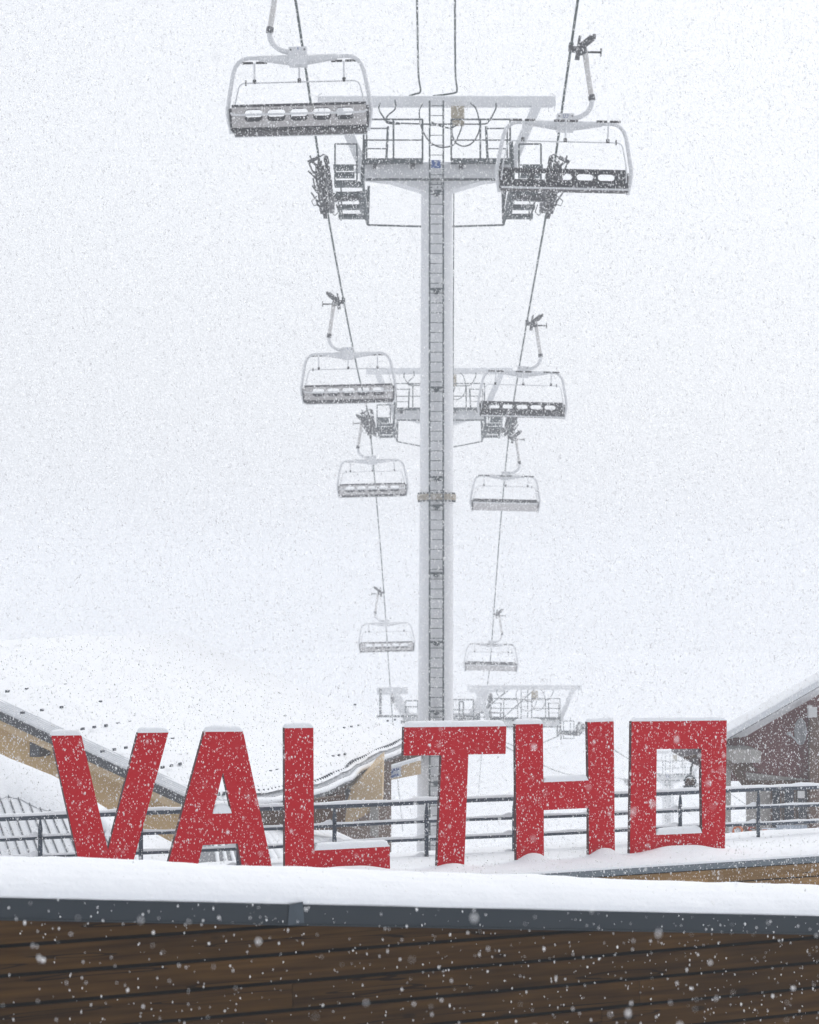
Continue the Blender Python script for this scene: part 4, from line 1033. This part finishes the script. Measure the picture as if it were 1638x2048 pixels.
# ------------------------------------------------------------------ falling snow
def flakes(name, n, y0, y1, rmin, rmax, verts, faces, seed):
    g = np.random.default_rng(seed)
    y = (g.random(n) * (y1 ** 3 - y0 ** 3) + y0 ** 3) ** (1 / 3)
    x = (g.random(n) * 2 - 1) * (0.225 * y + 0.3)
    z = -0.215 * y - 0.1 + g.random(n) * (0.515 * y + 0.2)
    keep = z > -22
    P = np.stack([x, y, z], 1)[keep]; n = len(P)
    r = (rmin + (rmax - rmin) * g.random(n) ** 2.2) * (P[:, 1] / (0.5 * (y0 + y1)) if y0 > 60 else 1.0)
    V0 = np.array(verts, dtype=np.float64)
    jit = 1 + 0.5 * (g.random((n, len(V0), 1)) - 0.5)
    V = V0[None] * jit * r[:, None, None] * np.array([0.8, 0.8, 1.5])[None, None] * (0.7 + 0.6 * g.random((n, 1, 3)))
    a = g.random(n) * 6.283; ca, sa = np.cos(a)[:, None], np.sin(a)[:, None]
    tilt_ = (g.random(n)[:, None] - 0.3) * 0.35
    V[:, :, 0] += V[:, :, 2] * tilt_
    X = V[:, :, 0] * ca - V[:, :, 1] * sa; Y = V[:, :, 0] * sa + V[:, :, 1] * ca
    V[:, :, 0], V[:, :, 1] = X, Y
    if len(V0) == 3:   # flat flakes lie at any angle
        fl_ = g.integers(0, 3, n); V[fl_ == 1] = V[fl_ == 1][:, :, [2, 0, 1]]; V[fl_ == 2] = V[fl_ == 2][:, :, [1, 2, 0]]
    V += P[:, None, :]
    fa = np.array(faces, dtype=np.int32); nf = len(fa)
    I = (fa[None] + (np.arange(n) * len(V0))[:, None, None]).reshape(-1)
    me = bpy.data.meshes.new(name)
    me.vertices.add(n * len(V0)); me.vertices.foreach_set('co', V.reshape(-1).astype(np.float32))
    me.loops.add(len(I)); me.loops.foreach_set('vertex_index', I)
    me.polygons.add(n * nf); me.polygons.foreach_set('loop_start', np.arange(0, len(I), 3, dtype=np.int32)); me.polygons.foreach_set('loop_total', np.full(n * nf, 3, dtype=np.int32))
    me.update(calc_edges=True); me.validate()
    return me
fm = bpy.data.materials.new('snowflake'); fm.use_nodes = True
fn = fm.node_tree.nodes; fn.remove(fn['Principled BSDF'])
fd = fn.new('ShaderNodeBsdfDiffuse'); ft = fn.new('ShaderNodeBsdfTranslucent'); fx = fn.new('ShaderNodeMixShader')
for q in (fd, ft): q.inputs['Color'].default_value = (0.99, 0.99, 0.995, 1)
fx.inputs[0].default_value = 0.55
fm.node_tree.links.new(fd.outputs[0], fx.inputs[1]); fm.node_tree.links.new(ft.outputs[0], fx.inputs[2]); fm.node_tree.links.new(fx.outputs[0], fn['Material Output'].inputs['Surface'])
OCT = ([(1, 0, 0), (-1, 0, 0), (0, 1, 0), (0, -1, 0), (0, 0, 1), (0, 0, -1)], [(0, 2, 4), (2, 1, 4), (1, 3, 4), (3, 0, 4), (2, 0, 5), (1, 2, 5), (3, 1, 5), (0, 3, 5)])
TRI = ([(1, 0, 0.0), (-0.5, 0.62, 0.62), (-0.5, -0.62, -0.62)], [(0, 1, 2)])
TET = ([(1, 1, 1), (-1, -1, 1), (-1, 1, -1), (1, -1, -1)], [(0, 2, 1), (0, 1, 3), (0, 3, 2), (1, 2, 3)])
for n_, y0, y1, r0, r1, shp, sd_, lab in (
        (12000, 2.6, 12, 0.0014, 0.0046, OCT, 3, 'large snowflakes falling close in front of the brown wall'),
        (250000, 12, 26, 0.0012, 0.0044, TET, 4, 'snowflakes falling in front of the red letters'),
        (230000, 26, 62, 0.0035, 0.0085, TET, 5, 'fine snowflakes falling around the nearest lift tower'),
        (700000, 64, 150, 0.031, 0.047, TRI, 6, 'dense veil of snowfall around the far chairs')):
    me = flakes('falling_snow', n_, y0, y1, r0, r1, *shp, sd_); me.materials.append(fm)
    tag(link_mesh('falling_snow', me), lab, 'snow', kind='stuff')

# ------------------------------------------------------------------ haze
hz = MB(); hz.box((0, 500, -9.5), (1300, 1200, 61))
ho = hz.build('haze', [], None); ho['kind'] = 'stuff'; tag(ho, 'thick pale snow fog filling the valley', 'haze')
hm = bpy.data.materials.new('haze'); hm.use_nodes = True
hn = hm.node_tree.nodes; hn.remove(hn['Principled BSDF'])
pv = hn.new('ShaderNodeVolumePrincipled'); pv.inputs['Density'].default_value = 0.0026
pv.inputs['Color'].default_value = (0.88, 0.895, 0.92, 1); pv.inputs['Anisotropy'].default_value = 0.1
hm.node_tree.links.new(pv.outputs['Volume'], hn['Material Output'].inputs['Volume'])
ho.data.materials.clear(); ho.data.materials.append(hm)
